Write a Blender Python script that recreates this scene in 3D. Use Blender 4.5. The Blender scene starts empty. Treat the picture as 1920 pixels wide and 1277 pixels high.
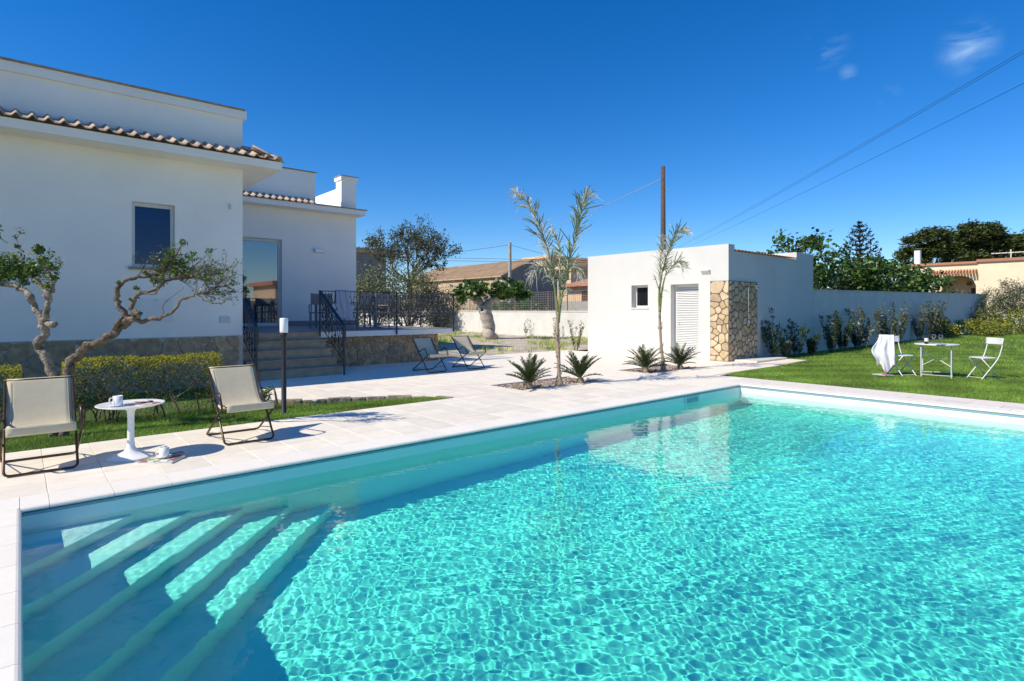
import bpy, bmesh, math, random
import numpy as np
from mathutils import Vector, Matrix, Quaternion

sc = bpy.context.scene
COL = sc.collection
R = math.radians
random.seed(7)

# ------------------------------------------------------------------ camera
F_PX, HOR, CAM_H, YAW = 1066.0, 581.0, 1.45, R(49.1)
cam = bpy.data.cameras.new('camera')
cam.sensor_width = 36.0
cam.lens = 36.0 * F_PX / 1920.0
cam.shift_y = -(638.5 - HOR) / 1920.0
cam.clip_end = 4000
cam_o = bpy.data.objects.new('camera', cam)
COL.objects.link(cam_o)
cam_o.location = (0, 0, CAM_H)
cam_o.rotation_euler = (math.pi / 2, 0, YAW - math.pi / 2)
sc.camera = cam_o

# ------------------------------------------------------------------ sky and sun
SUN_DIR = Vector((1.0, -0.22, -1.0)).normalized()      # the way the light travels
world = bpy.data.worlds.new('World')
sc.world = world
world.use_nodes = True
wn, wl = world.node_tree.nodes, world.node_tree.links
sky = wn.new('ShaderNodeTexSky')
sky.sky_type = 'NISHITA'
sky.sun_disc = False
sky.sun_elevation = math.asin(-SUN_DIR.z)
sky.sun_rotation = math.atan2(-SUN_DIR.x, -SUN_DIR.y)
sky.dust_density = 0.0
sky.air_density = 1.0
sky.ozone_density = 8.0
hs = wn.new('ShaderNodeHueSaturation')
hs.inputs['Saturation'].default_value = 1.26
hs.inputs['Hue'].default_value = 0.506
wl.new(sky.outputs[0], hs.inputs['Color'])
last = hs.outputs[0]
tc = wn.new('ShaderNodeTexCoord')
def sky_dir(u, v):
    X, Z = (u - 960) / F_PX, (HOR - v) / F_PX
    return Vector((X * math.sin(YAW) + math.cos(YAW), -X * math.cos(YAW) + math.sin(YAW), Z)).normalized()
nz = wn.new('ShaderNodeTexNoise')
nz.inputs['Scale'].default_value = 16
nz.inputs['Detail'].default_value = 7
nz.inputs['Distortion'].default_value = .5
mpc = wn.new('ShaderNodeMapping'); mpc.inputs['Scale'].default_value = (1, 1, 2.6)
wl.new(tc.outputs['Generated'], mpc.inputs[0]); wl.new(mpc.outputs[0], nz.inputs['Vector'])
for (u, v, rad, amt) in ((1815, 88, .042, .36), (1548, 86, .040, .20), (1590, 136, .016, .2), (1668, 180, .02, .14)):
    vm = wn.new('ShaderNodeVectorMath'); vm.operation = 'DISTANCE'
    wl.new(tc.outputs['Generated'], vm.inputs[0]); vm.inputs[1].default_value = sky_dir(u, v)
    mr = wn.new('ShaderNodeMapRange'); mr.interpolation_type = 'SMOOTHSTEP'
    mr.inputs['From Min'].default_value = rad; mr.inputs['From Max'].default_value = 0.0
    wl.new(vm.outputs['Value'], mr.inputs['Value'])
    m2 = wn.new('ShaderNodeMapRange')
    m2.inputs['From Min'].default_value = .46; m2.inputs['From Max'].default_value = .72
    wl.new(nz.outputs['Fac'], m2.inputs['Value'])
    mu = wn.new('ShaderNodeMath'); mu.operation = 'MULTIPLY'
    wl.new(mr.outputs[0], mu.inputs[0]); wl.new(m2.outputs[0], mu.inputs[1])
    mu2 = wn.new('ShaderNodeMath'); mu2.operation = 'MULTIPLY'; mu2.inputs[1].default_value = amt
    wl.new(mu.outputs[0], mu2.inputs[0])
    mx = wn.new('ShaderNodeMix'); mx.data_type = 'RGBA'
    wl.new(mu2.outputs[0], mx.inputs[0]); wl.new(last, mx.inputs[6])
    mx.inputs[7].default_value = (5.6, 7.4, 8.6, 1)
    last = mx.outputs[2]
bg = wn['Background']
wl.new(last, bg.inputs['Color'])
bg.inputs['Strength'].default_value = 0.142
sun = bpy.data.lights.new('sun', 'SUN')
sun.energy = 5.0
sun.angle = R(0.5)
sun.color = (1.0, 0.92, 0.77)
sun.cycles.is_caustics_light = True                      # sunlight refracted through the pool's surface
sun_o = bpy.data.objects.new('sun', sun)
COL.objects.link(sun_o)
sun_o.rotation_euler = SUN_DIR.to_track_quat('-Z', 'Y').to_euler()
vs = sc.view_settings
vs.view_transform = 'Standard'; vs.look = 'None'; vs.exposure = 0.10; vs.gamma = 1.0; vs.use_curve_mapping = False
cy = sc.cycles
cy.use_denoising = True
cy.max_bounces = 12; cy.diffuse_bounces = 5; cy.glossy_bounces = 4; cy.transmission_bounces = 9; cy.transparent_max_bounces = 8
cy.caustics_refractive = True; cy.caustics_reflective = False
cy.sample_clamp_indirect = 10.0

# ------------------------------------------------------------------ helpers
def at(u, v, Y):
    """photo pixel + distance along the view axis -> world point"""
    X = (u - 960) / F_PX * Y
    return Vector((X * math.sin(YAW) + Y * math.cos(YAW), -X * math.cos(YAW) + Y * math.sin(YAW), CAM_H + (HOR - v) / F_PX * Y))

def link(o, parent=None):
    COL.objects.link(o)
    if parent is not None:
        o.parent = parent
    return o

def tag(o, label=None, cat=None, group=None, kind=None):
    if label: o['label'] = label
    if cat: o['category'] = cat
    if group: o['group'] = group
    if kind: o['kind'] = kind
    return o

def empty(name, loc=(0, 0, 0), rz=0, label=None, cat=None, group=None, kind=None):
    o = bpy.data.objects.new(name, None)
    o.empty_display_size = .1
    o.location = loc
    o.rotation_euler = (0, 0, rz)
    COL.objects.link(o)
    return tag(o, label, cat, group, kind)

def np_mesh(name, V, Fq, mat, parent=None, smooth=False, tint=None, k=4):
    """V (n,3), Fq (m,k) equal-size faces"""
    V = np.ascontiguousarray(V, dtype=np.float32); Fq = np.ascontiguousarray(Fq, dtype=np.int32)
    me = bpy.data.meshes.new(name)
    me.vertices.add(len(V)); me.vertices.foreach_set('co', V.ravel())
    me.loops.add(Fq.size); me.loops.foreach_set('vertex_index', Fq.ravel())
    me.polygons.add(len(Fq)); me.polygons.foreach_set('loop_start', np.arange(0, Fq.size, Fq.shape[1], dtype=np.int32))
    me.update()
    if smooth:
        me.polygons.foreach_set('use_smooth', np.ones(len(Fq), dtype=bool))
    if tint is not None:
        ca = me.color_attributes.new('tint', 'FLOAT_COLOR', 'POINT')
        t4 = np.ones((len(V), 4), dtype=np.float32); t4[:, :3] = tint
        ca.data.foreach_set('color', t4.ravel())
    me.materials.append(mat)
    return link(bpy.data.objects.new(name, me), parent)

class MB:
    def __init__(s): s.v = []; s.f = []
    def add(s, vs_, fs):
        n = len(s.v); s.v += [tuple(p) for p in vs_]; s.f += [tuple(i + n for i in q) for q in fs]; return s
    def box(s, x0, x1, y0, y1, z0, z1):
        return s.add([(x0, y0, z0), (x1, y0, z0), (x1, y1, z0), (x0, y1, z0), (x0, y0, z1), (x1, y0, z1), (x1, y1, z1), (x0, y1, z1)],
                     [(3, 2, 1, 0), (4, 5, 6, 7), (0, 1, 5, 4), (1, 2, 6, 5), (2, 3, 7, 6), (3, 0, 4, 7)])
    def cbox(s, x0, x1, y0, y1, z0, z1, c=.006):
        """box whose top edges are chamfered"""
        a = [(x0, y0, z0), (x1, y0, z0), (x1, y1, z0), (x0, y1, z0)]
        b = [(p[0], p[1], z1 - c) for p in a]
        t = [(x0 + c, y0 + c, z1), (x1 - c, y0 + c, z1), (x1 - c, y1 - c, z1), (x0 + c, y1 - c, z1)]
        fs = [(3, 2, 1, 0), (8, 9, 10, 11)]
        for i in range(4):
            j = (i + 1) % 4
            fs += [(i, j, 4 + j, 4 + i), (4 + i, 4 + j, 8 + j, 8 + i)]
        return s.add(a + b + t, fs)
    def prism(s, poly, z0, z1):
        n = len(poly)
        return s.add([(p[0], p[1], z0) for p in poly] + [(p[0], p[1], z1) for p in poly],
                     [tuple(range(n - 1, -1, -1)), tuple(range(n, 2 * n))] + [(i, (i + 1) % n, n + (i + 1) % n, n + i) for i in range(n)])
    def quad(s, a, b, c, d): return s.add([a, b, c, d], [(0, 1, 2, 3)])
    def tube(s, pts, rad, n=6, cap=True):
        pts = [Vector(p) for p in pts]
        m = len(pts)
        rr = rad if isinstance(rad, (list, tuple)) else [rad] * m
        ref = None; vs_ = []
        for i, p in enumerate(pts):
            t = (pts[min(i + 1, m - 1)] - pts[max(i - 1, 0)])
            if t.length < 1e-9: t = Vector((0, 0, 1))
            t.normalize()
            if ref is None:
                ref = Vector((0, 0, 1)) if abs(t.z) < .9 else Vector((1, 0, 0))
            a = t.cross(ref)
            if a.length < 1e-6: a = t.cross(Vector((.3, .8, .5)))
            a.normalize(); b = a.cross(t).normalized(); ref = b
            for k in range(n):
                th = 2 * math.pi * k / n
                vs_.append(p + (a * math.cos(th) + b * math.sin(th)) * rr[i])
        fs = [(i * n + k, i * n + (k + 1) % n, (i + 1) * n + (k + 1) % n, (i + 1) * n + k) for i in range(m - 1) for k in range(n)]
        if cap: fs += [tuple(range(n - 1, -1, -1)), tuple((m - 1) * n + k for k in range(n))]
        return s.add(vs_, fs)
    def lathe(s, prof, n=20, c=(0, 0, 0), closed=False):
        m = len(prof)
        vs_ = [(c[0] + r * math.cos(2 * math.pi * k / n), c[1] + r * math.sin(2 * math.pi * k / n), c[2] + z) for r, z in prof for k in range(n)]
        fs = [(i * n + k, i * n + (k + 1) % n, (i + 1) * n + (k + 1) % n, (i + 1) * n + k) for i in range(m - 1) for k in range(n)]
        fs += [tuple(range(n - 1, -1, -1)), tuple((m - 1) * n + k for k in range(n))]
        return s.add(vs_, fs)
    def build(s, name, mat, parent=None, smooth=False):
        me = bpy.data.meshes.new(name); me.from_pydata(s.v, [], s.f)
        if smooth:
            me.polygons.foreach_set('use_smooth', [True] * len(me.polygons))
        me.materials.append(mat)
        o = bpy.data.objects.new(name, me)
        return link(o, parent)

def bez(pts, n=8):
    """Catmull-Rom through pts"""
    P = [Vector(p) for p in pts]; out = []
    for i in range(len(P) - 1):
        p0, p1, p2, p3 = P[max(i - 1, 0)], P[i], P[i + 1], P[min(i + 2, len(P) - 1)]
        for k in range(n):
            t = k / n
            out.append(.5 * ((2 * p1) + (p2 - p0) * t + (2 * p0 - 5 * p1 + 4 * p2 - p3) * t * t + (3 * p1 - p0 - 3 * p2 + p3) * t ** 3))
    out.append(P[-1])
    return out

def share(o, name, parent, loc=(0, 0, 0), rot=(0, 0, 0), sca=(1, 1, 1)):
    c = bpy.data.objects.new(name, o.data)
    c.location = loc; c.rotation_euler = rot; c.scale = sca
    return link(c, parent)

def copy_tree(o, parent=None):
    c = o.copy(); COL.objects.link(c); c.parent = parent
    for ch in list(o.children): copy_tree(ch, c)
    return c

# ------------------------------------------------------------------ materials
def M(name, col, rough=.6, var=.10, vs_=5.0, bump=0.0, bs=60.0, rnd=0.0, metal=0.0, spec=.4, col2=None, attr=False, trans=0.0, ramp=None, bd=.01, coat=0.0):
    m = bpy.data.materials.new(name); m.use_nodes = True
    t = m.node_tree; N, L = t.nodes, t.links
    p = N['Principled BSDF']; out = N['Material Output']
    p.inputs['Roughness'].default_value = rough; p.inputs['Metallic'].default_value = metal
    p.inputs['Specular IOR Level'].default_value = spec
    if coat: p.inputs['Coat Weight'].default_value = coat
    geo = N.new('ShaderNodeNewGeometry')
    nz = N.new('ShaderNodeTexNoise'); nz.inputs['Scale'].default_value = vs_; nz.inputs['Detail'].default_value = 5; nz.inputs['Roughness'].default_value = .6
    L.new(geo.outputs['Position'], nz.inputs['Vector'])
    mr = N.new('ShaderNodeMapRange'); mr.inputs['From Min'].default_value = .28; mr.inputs['From Max'].default_value = .72
    L.new(nz.outputs['Fac'], mr.inputs['Value'])
    mx = N.new('ShaderNodeMix'); mx.data_type = 'RGBA'
    L.new(mr.outputs[0], mx.inputs[0])
    c2 = col2 or tuple(min(1, c * (1 + var)) for c in col)
    c1 = col if col2 else tuple(c * (1 - var) for c in col)
    mx.inputs[6].default_value = (*c1, 1); mx.inputs[7].default_value = (*c2, 1)
    cur = mx.outputs[2]
    if ramp or rnd:
        oi = N.new('ShaderNodeObjectInfo')
    if ramp:
        cr = N.new('ShaderNodeValToRGB')
        e = cr.color_ramp.elements
        while len(e) < len(ramp): e.new(.5)
        for i, c in enumerate(ramp):
            e[i].position = i / max(1, len(ramp) - 1); e[i].color = (*c, 1)
        L.new(oi.outputs['Random'], cr.inputs[0])
        mu = N.new('ShaderNodeMix'); mu.data_type = 'RGBA'; mu.blend_type = 'MULTIPLY'; mu.inputs[0].default_value = 1
        L.new(cur, mu.inputs[6]); L.new(cr.outputs[0], mu.inputs[7]); cur = mu.outputs[2]
    if rnd:
        r2 = N.new('ShaderNodeMapRange'); r2.inputs['To Min'].default_value = 1 - rnd; r2.inputs['To Max'].default_value = 1 + rnd
        L.new(oi.outputs['Random'], r2.inputs['Value'])
        vm = N.new('ShaderNodeVectorMath'); vm.operation = 'SCALE'
        L.new(cur, vm.inputs[0]); L.new(r2.outputs[0], vm.inputs['Scale']); cur = vm.outputs[0]
    if attr:
        at_ = N.new('ShaderNodeAttribute'); at_.attribute_name = 'tint'
        mu = N.new('ShaderNodeMix'); mu.data_type = 'RGBA'; mu.blend_type = 'MULTIPLY'; mu.inputs[0].default_value = 1
        L.new(cur, mu.inputs[6]); L.new(at_.outputs['Color'], mu.inputs[7]); cur = mu.outputs[2]
    L.new(cur, p.inputs['Base Color'])
    if bump:
        nb = N.new('ShaderNodeTexNoise'); nb.inputs['Scale'].default_value = bs; nb.inputs['Detail'].default_value = 6
        L.new(geo.outputs['Position'], nb.inputs['Vector'])
        bp = N.new('ShaderNodeBump'); bp.inputs['Strength'].default_value = bump; bp.inputs['Distance'].default_value = bd
        L.new(nb.outputs['Fac'], bp.inputs['Height']); L.new(bp.outputs[0], p.inputs['Normal'])
    if trans:
        tr = N.new('ShaderNodeBsdfTranslucent'); L.new(cur, tr.inputs['Color'])
        ms = N.new('ShaderNodeMixShader'); ms.inputs[0].default_value = trans
        L.new(p.outputs[0], ms.inputs[1]); L.new(tr.outputs[0], ms.inputs[2]); L.new(ms.outputs[0], out.inputs['Surface'])
    return m

m_stucco = M('white_stucco', (.86, .815, .74), .85, .045, .9, .35, 90, spec=.2, bd=.006)
m_stucco2 = M('pool_house_stucco', (.645, .63, .595), .85, .05, .8, .4, 45, spec=.2, bd=.008)
m_wallpaint = M('old_wall_paint', (.66, .64, .595), .9, .09, 1.6, .4, 30, spec=.2)
m_tilefloor = M('travertine', (.81, .73, .61), .62, .08, 5, .12, 50, rnd=.06, spec=.35)
m_tilepink = M('pinkish_stone', (.74, .66, .575), .65, .06, 7, .12, 50, rnd=.06, spec=.3)
m_coping = M('white_coping_stone', (.84, .78, .69), .6, .03, 9, .12, 60, rnd=.03, spec=.35)
m_grout = M('grout', (.74, .68, .58), .9, .1, 9)
m_liner = M('pool_liner', (.91, .90, .83), .5, .015, 2)
m_track = M('liner_track', (.30, .40, .46), .4, .03)
m_earth = M('dry_earth', (.34, .28, .20), .95, vs_=1.3, col2=(.62, .55, .43), bump=.8, bs=14, bd=.05)
m_far_ground = M('field_soil', (.22, .20, .12), .95, .2, .3)
m_soil = M('lawn_soil', (.050, .085, .020), .95, .3, 4, .5, 40)
m_grass = M('grass_blades', (.205, .345, .060), .55, .30, 1.6, attr=True, trans=.25, spec=.3)
m_stone_w = M('stone_facing', (.76, .64, .50), .85, .35, 9, .9, 22, ramp=[(.40, .33, .26), (.58, .46, .34), (.46, .40, .34), (.66, .52, .38), (.36, .33, .30), (.55, .45, .36)], bd=.02, spec=.25)
m_stone_s = M('shower_stone', (.80, .78, .74), .8, .2, 10, .7, 25, ramp=[(.58, .40, .23), (.76, .59, .38), (.52, .39, .26), (.82, .67, .46), (.62, .46, .30)], bd=.012, spec=.3)
m_mortar = M('pale_mortar', (.52, .44, .34), .95, .15, 14, .5, 40)
m_mortar_d = M('dark_mortar', (.16, .13, .10), .95, .2, 14, .5, 40)
m_step = M('step_stone', (.34, .245, .165), .7, vs_=5, col2=(.50, .38, .27), bump=.3, bs=30, rnd=.1)
m_kerb = M('kerb_stone', (.33, .27, .19), .85, .35, 8, .8, 25, rnd=.12, bd=.02)
m_rooftile = M('roof_tile', (.42, .28, .19), .8, .3, 12, .3, 50, rnd=.18, col2=(.60, .47, .34))
m_redtile = M('red_roof_tile', (.48, .22, .13), .8, .25, 12, .3, 50, rnd=.15)
m_cap = M('parapet_cap', (.30, .24, .19), .85, .25, 8, rnd=.1)
m_white = M('white_paint', (.72, .72, .70), .35, .02, 4)
m_whiteplastic = M('white_plastic', (.82, .82, .80), .25, .01, 4, spec=.5)
m_frame = M('window_frame', (.62, .62, .60), .4, .03, 5)
m_steel = M('blue_black_steel', (.022, .028, .045), .38, .15, 20, spec=.5)
m_blacksteel = M('black_lamp_steel', (.025, .025, .027), .45, .15, 20)
m_bronze = M('bronze_tube', (.085, .058, .040), .32, .2, 30, metal=.6)
m_blacktube = M('black_tube', (.018, .018, .020), .35, .2, 30)
m_sling = M('cream_sling', (.70, .61, .43), .8, .05, 14, .3, 500, spec=.2, trans=.15)
m_slingdark = M('grey_sling', (.30, .30, .28), .8, .05, 14, .3, 500, spec=.2, trans=.12)
m_opal = M('opal_glass', (.86, .88, .90), .25, .01, 4, spec=.5)
m_terracefloor = M('terrace_floor', (.24, .22, .23), .5, .12, 6)
m_cover = M('grey_plastic', (.55, .57, .58), .5, .05)
m_chrome = M('chrome', (.75, .75, .76), .12, .02, metal=1.0)
m_bark = M('citrus_bark', (.075, .058, .042), .9, .45, 13, 1.0, 38, bd=.03, col2=(.46, .39, .30))
m_barkdark = M('dark_bark', (.035, .026, .018), .9, .5, 13, 1.0, 38, bd=.03, col2=(.30, .23, .16))
m_barkgrey = M('grey_bark', (.46, .40, .33), .9, .3, 9, 1.0, 22, bd=.03)
m_palmbark = M('palm_bark', (.30, .21, .14), .9, vs_=22, col2=(.50, .40, .29), bump=1.0, bs=60, bd=.02)
m_leaf = M('leaf', (.5, .5, .5), .42, .15, 3, attr=True, trans=.28, spec=.45)
m_hedgeleaf = M('hedge_leaf', (.5, .5, .5), .6, .15, 3, attr=True, trans=.45, spec=.12)
m_leafmatte = M('matte_leaf', (.5, .5, .5), .7, .15, 3, attr=True, trans=.2, spec=.2)
m_cycad = M('cycad_leaf', (.055, .085, .022), .4, .3, 8, rnd=.2, trans=.15, spec=.5)
m_gravel = M('gravel', (.46, .40, .36), .9, .35, 40, attr=True)
m_gravelbed = M('gravel_bed', (.26, .22, .19), .95, .3, 30, .8, 60)
m_towel = M('white_towel', (.82, .82, .82), .95, .03, 20, .5, 300, spec=.1)
m_greytowel = M('grey_towel', (.36, .40, .47), .95, .1, 20, .5, 300, spec=.1)
m_rust = M('rusty_post', (.24, .12, .06), .9, .3, 20)
m_wire = M('wire_mesh', (.30, .29, .27), .6, .1, metal=.3)
m_cable = M('dark_cable', (.02, .025, .035), .6, .1)
m_cablelight = M('pale_cable', (.45, .48, .52), .6, .1)
m_woodpole = M('weathered_pole', (.10, .072, .055), .9, .3, 12, .6, 40)
m_concrete = M('concrete', (.40, .37, .33), .9, .2, 5, .4, 30)
m_tuff = M('tuff_block', (.52, .40, .26), .9, .2, 3, .6, 20, rnd=.14)
m_barnroof = M('barn_roof', (.40, .26, .15), .9, vs_=1.2, col2=(.62, .46, .30), bump=.5, bs=8)
m_barngrey = M('grey_render', (.26, .235, .205), .95, .2, 1.5, .4, 20)
m_peach = M('peach_render', (.72, .52, .33), .9, .08, 1.2, .3, 30)
m_peach2 = M('cream_render', (.82, .68, .47), .9, .06, 1.2, .3, 30)
m_darkwood = M('dark_wood', (.10, .045, .025), .6, .3, 8)
m_dkgrey = M('dark_grey_weave', (.24, .24, .245), .7, .2, 60, .4, 200)
m_pages = M('paper', (.78, .77, .72), .7, .05, 20)
m_label = M('paper_label', (.80, .78, .72), .7, .04, 20)
m_bottle = M('dark_bottle', (.008, .012, .008), .06, .1, 5, spec=.8)

def glass_mat(name, col, ior=1.9, rough=.02):
    m = bpy.data.materials.new(name); m.use_nodes = True
    p = m.node_tree.nodes['Principled BSDF']
    p.inputs['Base Color'].default_value = (*col, 1); p.inputs['Roughness'].default_value = rough; p.inputs['IOR'].default_value = ior
    return m
m_pane = glass_mat('window_glass', (.001, .018, .095), 1.55)  # blue of the reflected sky is put into the base colour
m_doorpane = glass_mat('door_glass', (.02, .03, .04), 3.0)
m_pane_dark = glass_mat('dark_glass', (.012, .012, .014), 1.5)

def clear_glass():
    m = bpy.data.materials.new('clear_glass'); m.use_nodes = True
    t = m.node_tree; t.nodes.clear(); o = t.nodes.new('ShaderNodeOutputMaterial')
    g = t.nodes.new('ShaderNodeBsdfGlossy'); g.inputs['Roughness'].default_value = .02
    tr = t.nodes.new('ShaderNodeBsdfTransparent'); tr.inputs[0].default_value = (.93, .95, .96, 1)
    lw = t.nodes.new('ShaderNodeLayerWeight'); lw.inputs[0].default_value = .35
    ms = t.nodes.new('ShaderNodeMixShader')
    t.links.new(lw.outputs['Facing'], ms.inputs[0]); t.links.new(tr.outputs[0], ms.inputs[1]); t.links.new(g.outputs[0], ms.inputs[2]); t.links.new(ms.outputs[0], o.inputs[0])
    return m
m_clear = clear_glass()

def print_mat(name, cols, scale=18, seed=0.0):
    """a printed cover: blocks of colour"""
    m = bpy.data.materials.new(name); m.use_nodes = True
    t = m.node_tree; N, L = t.nodes, t.links; p = N['Principled BSDF']; p.inputs['Roughness'].default_value = .35
    g = N.new('ShaderNodeNewGeometry'); mp = N.new('ShaderNodeMapping'); mp.inputs['Location'].default_value = (seed, seed * .7, 0)
    vo = N.new('ShaderNodeTexVoronoi'); vo.inputs['Scale'].default_value = scale; vo.distance = 'CHEBYCHEV'
    cr = N.new('ShaderNodeValToRGB'); cr.color_ramp.interpolation = 'CONSTANT'; e = cr.color_ramp.elements
    while len(e) < len(cols): e.new(.5)
    for i, c in enumerate(cols): e[i].position = i / len(cols); e[i].color = (*c, 1)
    sp = N.new('ShaderNodeSeparateColor')
    L.new(g.outputs['Position'], mp.inputs[0]); L.new(mp.outputs[0], vo.inputs['Vector']); L.new(vo.outputs['Color'], sp.inputs[0]); L.new(sp.outputs[0], cr.inputs[0]); L.new(cr.outputs[0], p.inputs['Base Color'])
    return m
m_mag1 = print_mat('magazine_cover', [(.30, .42, .16), (.75, .74, .70), (.20, .30, .12), (.80, .80, .78), (.45, .20, .12)], 16, 1.3)
m_mag2 = print_mat('pink_magazine', [(.62, .25, .20), (.70, .42, .36), (.25, .16, .14), (.72, .66, .60)], 13, 4.1)
m_mag3 = print_mat('red_magazine', [(.70, .03, .02), (.70, .05, .04), (.75, .74, .74), (.10, .14, .45), (.72, .70, .70)], 9, 2.2)

# ------------------------------------------------------------------ polygon tools
def clip_half(poly, px, py, nx, ny):
    """keep the side where (p - P).n <= 0"""
    out = []
    for i in range(len(poly)):
        a, b = poly[i], poly[(i + 1) % len(poly)]
        da = (a[0] - px) * nx + (a[1] - py) * ny; db = (b[0] - px) * nx + (b[1] - py) * ny
        if da <= 0: out.append(a)
        if (da < 0 < db) or (db < 0 < da):
            t = da / (da - db); out.append((a[0] + (b[0] - a[0]) * t, a[1] + (b[1] - a[1]) * t))
    return out

def voronoi(w, h, n, seed):
    rg = random.Random(seed)
    pts = []
    tries = 0; dmin = .72 * math.sqrt(w * h / n)
    while len(pts) < n and tries < 6000:
        tries += 1; p = (rg.uniform(0, w), rg.uniform(0, h))
        if all((p[0] - q[0]) ** 2 + (p[1] - q[1]) ** 2 > dmin * dmin * rg.uniform(.35, 1.1) for q in pts): pts.append(p)
    cells = []
    for i, p in enumerate(pts):
        poly = [(0, 0), (w, 0), (w, h), (0, h)]
        for j, q in enumerate(pts):
            if i == j: continue
            dx, dy = q[0] - p[0], q[1] - p[1]
            if dx * dx + dy * dy > 4: continue
            poly = clip_half(poly, (p[0] + q[0]) / 2, (p[1] + q[1]) / 2, dx, dy)
            if len(poly) < 3: break
        if len(poly) >= 3: cells.append(poly)
    return cells

def inset_poly(poly, d):
    out = [p for p in poly]
    n = len(poly)
    for i in range(n):
        a, b = poly[i], poly[(i + 1) % n]
        ex, ey = b[0] - a[0], b[1] - a[1]; l = math.hypot(ex, ey)
        if l < 1e-6: continue
        nx, ny = ey / l, -ex / l                     # outward for ccw
        out = clip_half(out, a[0] - nx * d, a[1] - ny * d, nx, ny)
        if len(out) < 3: return []
    return out

def stones(parent, org, U, V, w, h, n, mat, joint=.012, depth=.03, seed=1, name='stone'):
    org, U, V = Vector(org), Vector(U), Vector(V); Nn = U.cross(V)
    rg = random.Random(seed + 50)
    k = 0
    for c in voronoi(w, h, n, seed):
        a = inset_poly(c, joint / 2)
        if len(a) < 3: continue
        # round the corners a little
        rp = []
        for i in range(len(a)):
            p, q, r = a[i - 1], a[i], a[(i + 1) % len(a)]
            rp += [(q[0] * .8 + p[0] * .2, q[1] * .8 + p[1] * .2), (q[0] * .8 + r[0] * .2, q[1] * .8 + r[1] * .2)]
        a = rp
        cx, cyy = sum(p[0] for p in a) / len(a), sum(p[1] for p in a) / len(a)
        d = depth * rg.uniform(.6, 1.15); tx, ty = rg.uniform(-.05, .05), rg.uniform(-.05, .05)
        b = [(cx + (p[0] - cx) * .88, cyy + (p[1] - cyy) * .88) for p in a]
        m = len(a); vv = []
        base = org + U * cx + V * cyy
        for p in a: vv.append(U * (p[0] - cx) + V * (p[1] - cyy) - Nn * .01)
        for p in a: vv.append(U * (p[0] - cx) + V * (p[1] - cyy) + Nn * (d * .55))
        for p in b: vv.append(U * (p[0] - cx) + V * (p[1] - cyy) + Nn * (d + tx * (p[0] - cx) + ty * (p[1] - cyy)))
        fs = []
        for i in range(m):
            j = (i + 1) % m
            fs += [(i, j, m + j, m + i), (m + i, m + j, 2 * m + j, 2 * m + i)]
        fs.append(tuple(2 * m + i for i in range(m)))
        o = MB().add(vv, fs).build(name, mat, parent)
        o.location = base; k += 1
    return k

def wall_holes(mb, org, U, V, w, h, holes, depth):
    """front sheet with rectangular openings and their reveals; N = U x V points out"""
    org, U, V = Vector(org), Vector(U), Vector(V); Nn = U.cross(V)
    xs = sorted({0, w} | {a for q in holes for a in (q[0], q[1])}); ys = sorted({0, h} | {a for q in holes for a in (q[2], q[3])})
    P = lambda a, b, d=0: org + U * a + V * b - Nn * d
    for i in range(len(xs) - 1):
        for j in range(len(ys) - 1):
            cx, cyy = (xs[i] + xs[i + 1]) / 2, (ys[j] + ys[j + 1]) / 2
            if any(q[0] < cx < q[1] and q[2] < cyy < q[3] for q in holes): continue
            mb.quad(P(xs[i], ys[j]), P(xs[i + 1], ys[j]), P(xs[i + 1], ys[j + 1]), P(xs[i], ys[j + 1]))
    for (a, b, c, d) in holes:
        D = depth
        mb.quad(P(a, c), P(a, d), P(a, d, D), P(a, c, D)); mb.quad(P(b, d), P(b, c), P(b, c, D), P(b, d, D))
        mb.quad(P(a, d), P(b, d), P(b, d, D), P(a, d, D)); mb.quad(P(b, c), P(a, c), P(a, c, D), P(b, c, D))
        mb.quad(P(a, c, D), P(b, c, D), P(b, d, D), P(a, d, D))
    return mb

# ------------------------------------------------------------------ leaves
RNG = np.random.default_rng(11)
def leaf_cloud(name, C, size, mat, parent, cols, aspect=.5, up=.35, var=.25, axis=None, fold=.0, outward=None):
    """rhombic leaves at C (n,3); cols: list of base colours picked at random (or (n,3) array)"""
    n = len(C)
    C = np.asarray(C, dtype=np.float64)
    nrm = RNG.normal(size=(n, 3)); nrm[:, 2] += up * 2
    if outward is not None: nrm += outward
    nrm /= np.linalg.norm(nrm, axis=1, keepdims=True) + 1e-9
    ax = RNG.normal(size=(n, 3)) if axis is None else np.asarray(axis) + RNG.normal(size=(n, 3)) * .35
    ax -= nrm * np.sum(ax * nrm, axis=1, keepdims=True); ax /= np.linalg.norm(ax, axis=1, keepdims=True) + 1e-9
    bi = np.cross(nrm, ax)
    s = (np.full(n, size) if np.isscalar(size) else size) * RNG.uniform(1 - var, 1 + var, n)
    s = s[:, None]
    a = C - ax * s * .5; b = C + bi * s * aspect * .5 + ax * s * .05 + nrm * s * fold; c = C + ax * s * .5; d = C - bi * s * aspect * .5 + ax * s * .05 + nrm * s * fold
    V = np.stack([a, b, c, d], 1).reshape(-1, 3)
    Fq = np.arange(4 * n).reshape(n, 4)
    if isinstance(cols, list):
        cc = np.array(cols)[RNG.integers(0, len(cols), n)] * RNG.uniform(.75, 1.25, (n, 1))
    else: cc = cols
    return np_mesh(name, V, Fq, mat, parent, tint=np.repeat(cc * 2.0, 4, 0))

def blob_points(n, c, r, shell=.55):
    d = RNG.normal(size=(n, 3)); d /= np.linalg.norm(d, axis=1, keepdims=True)
    t = (shell ** 3 + (1 - shell ** 3) * RNG.uniform(0, 1, n)) ** (1 / 3)
    return np.asarray(c) + d * t[:, None] * np.asarray(r)

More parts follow.
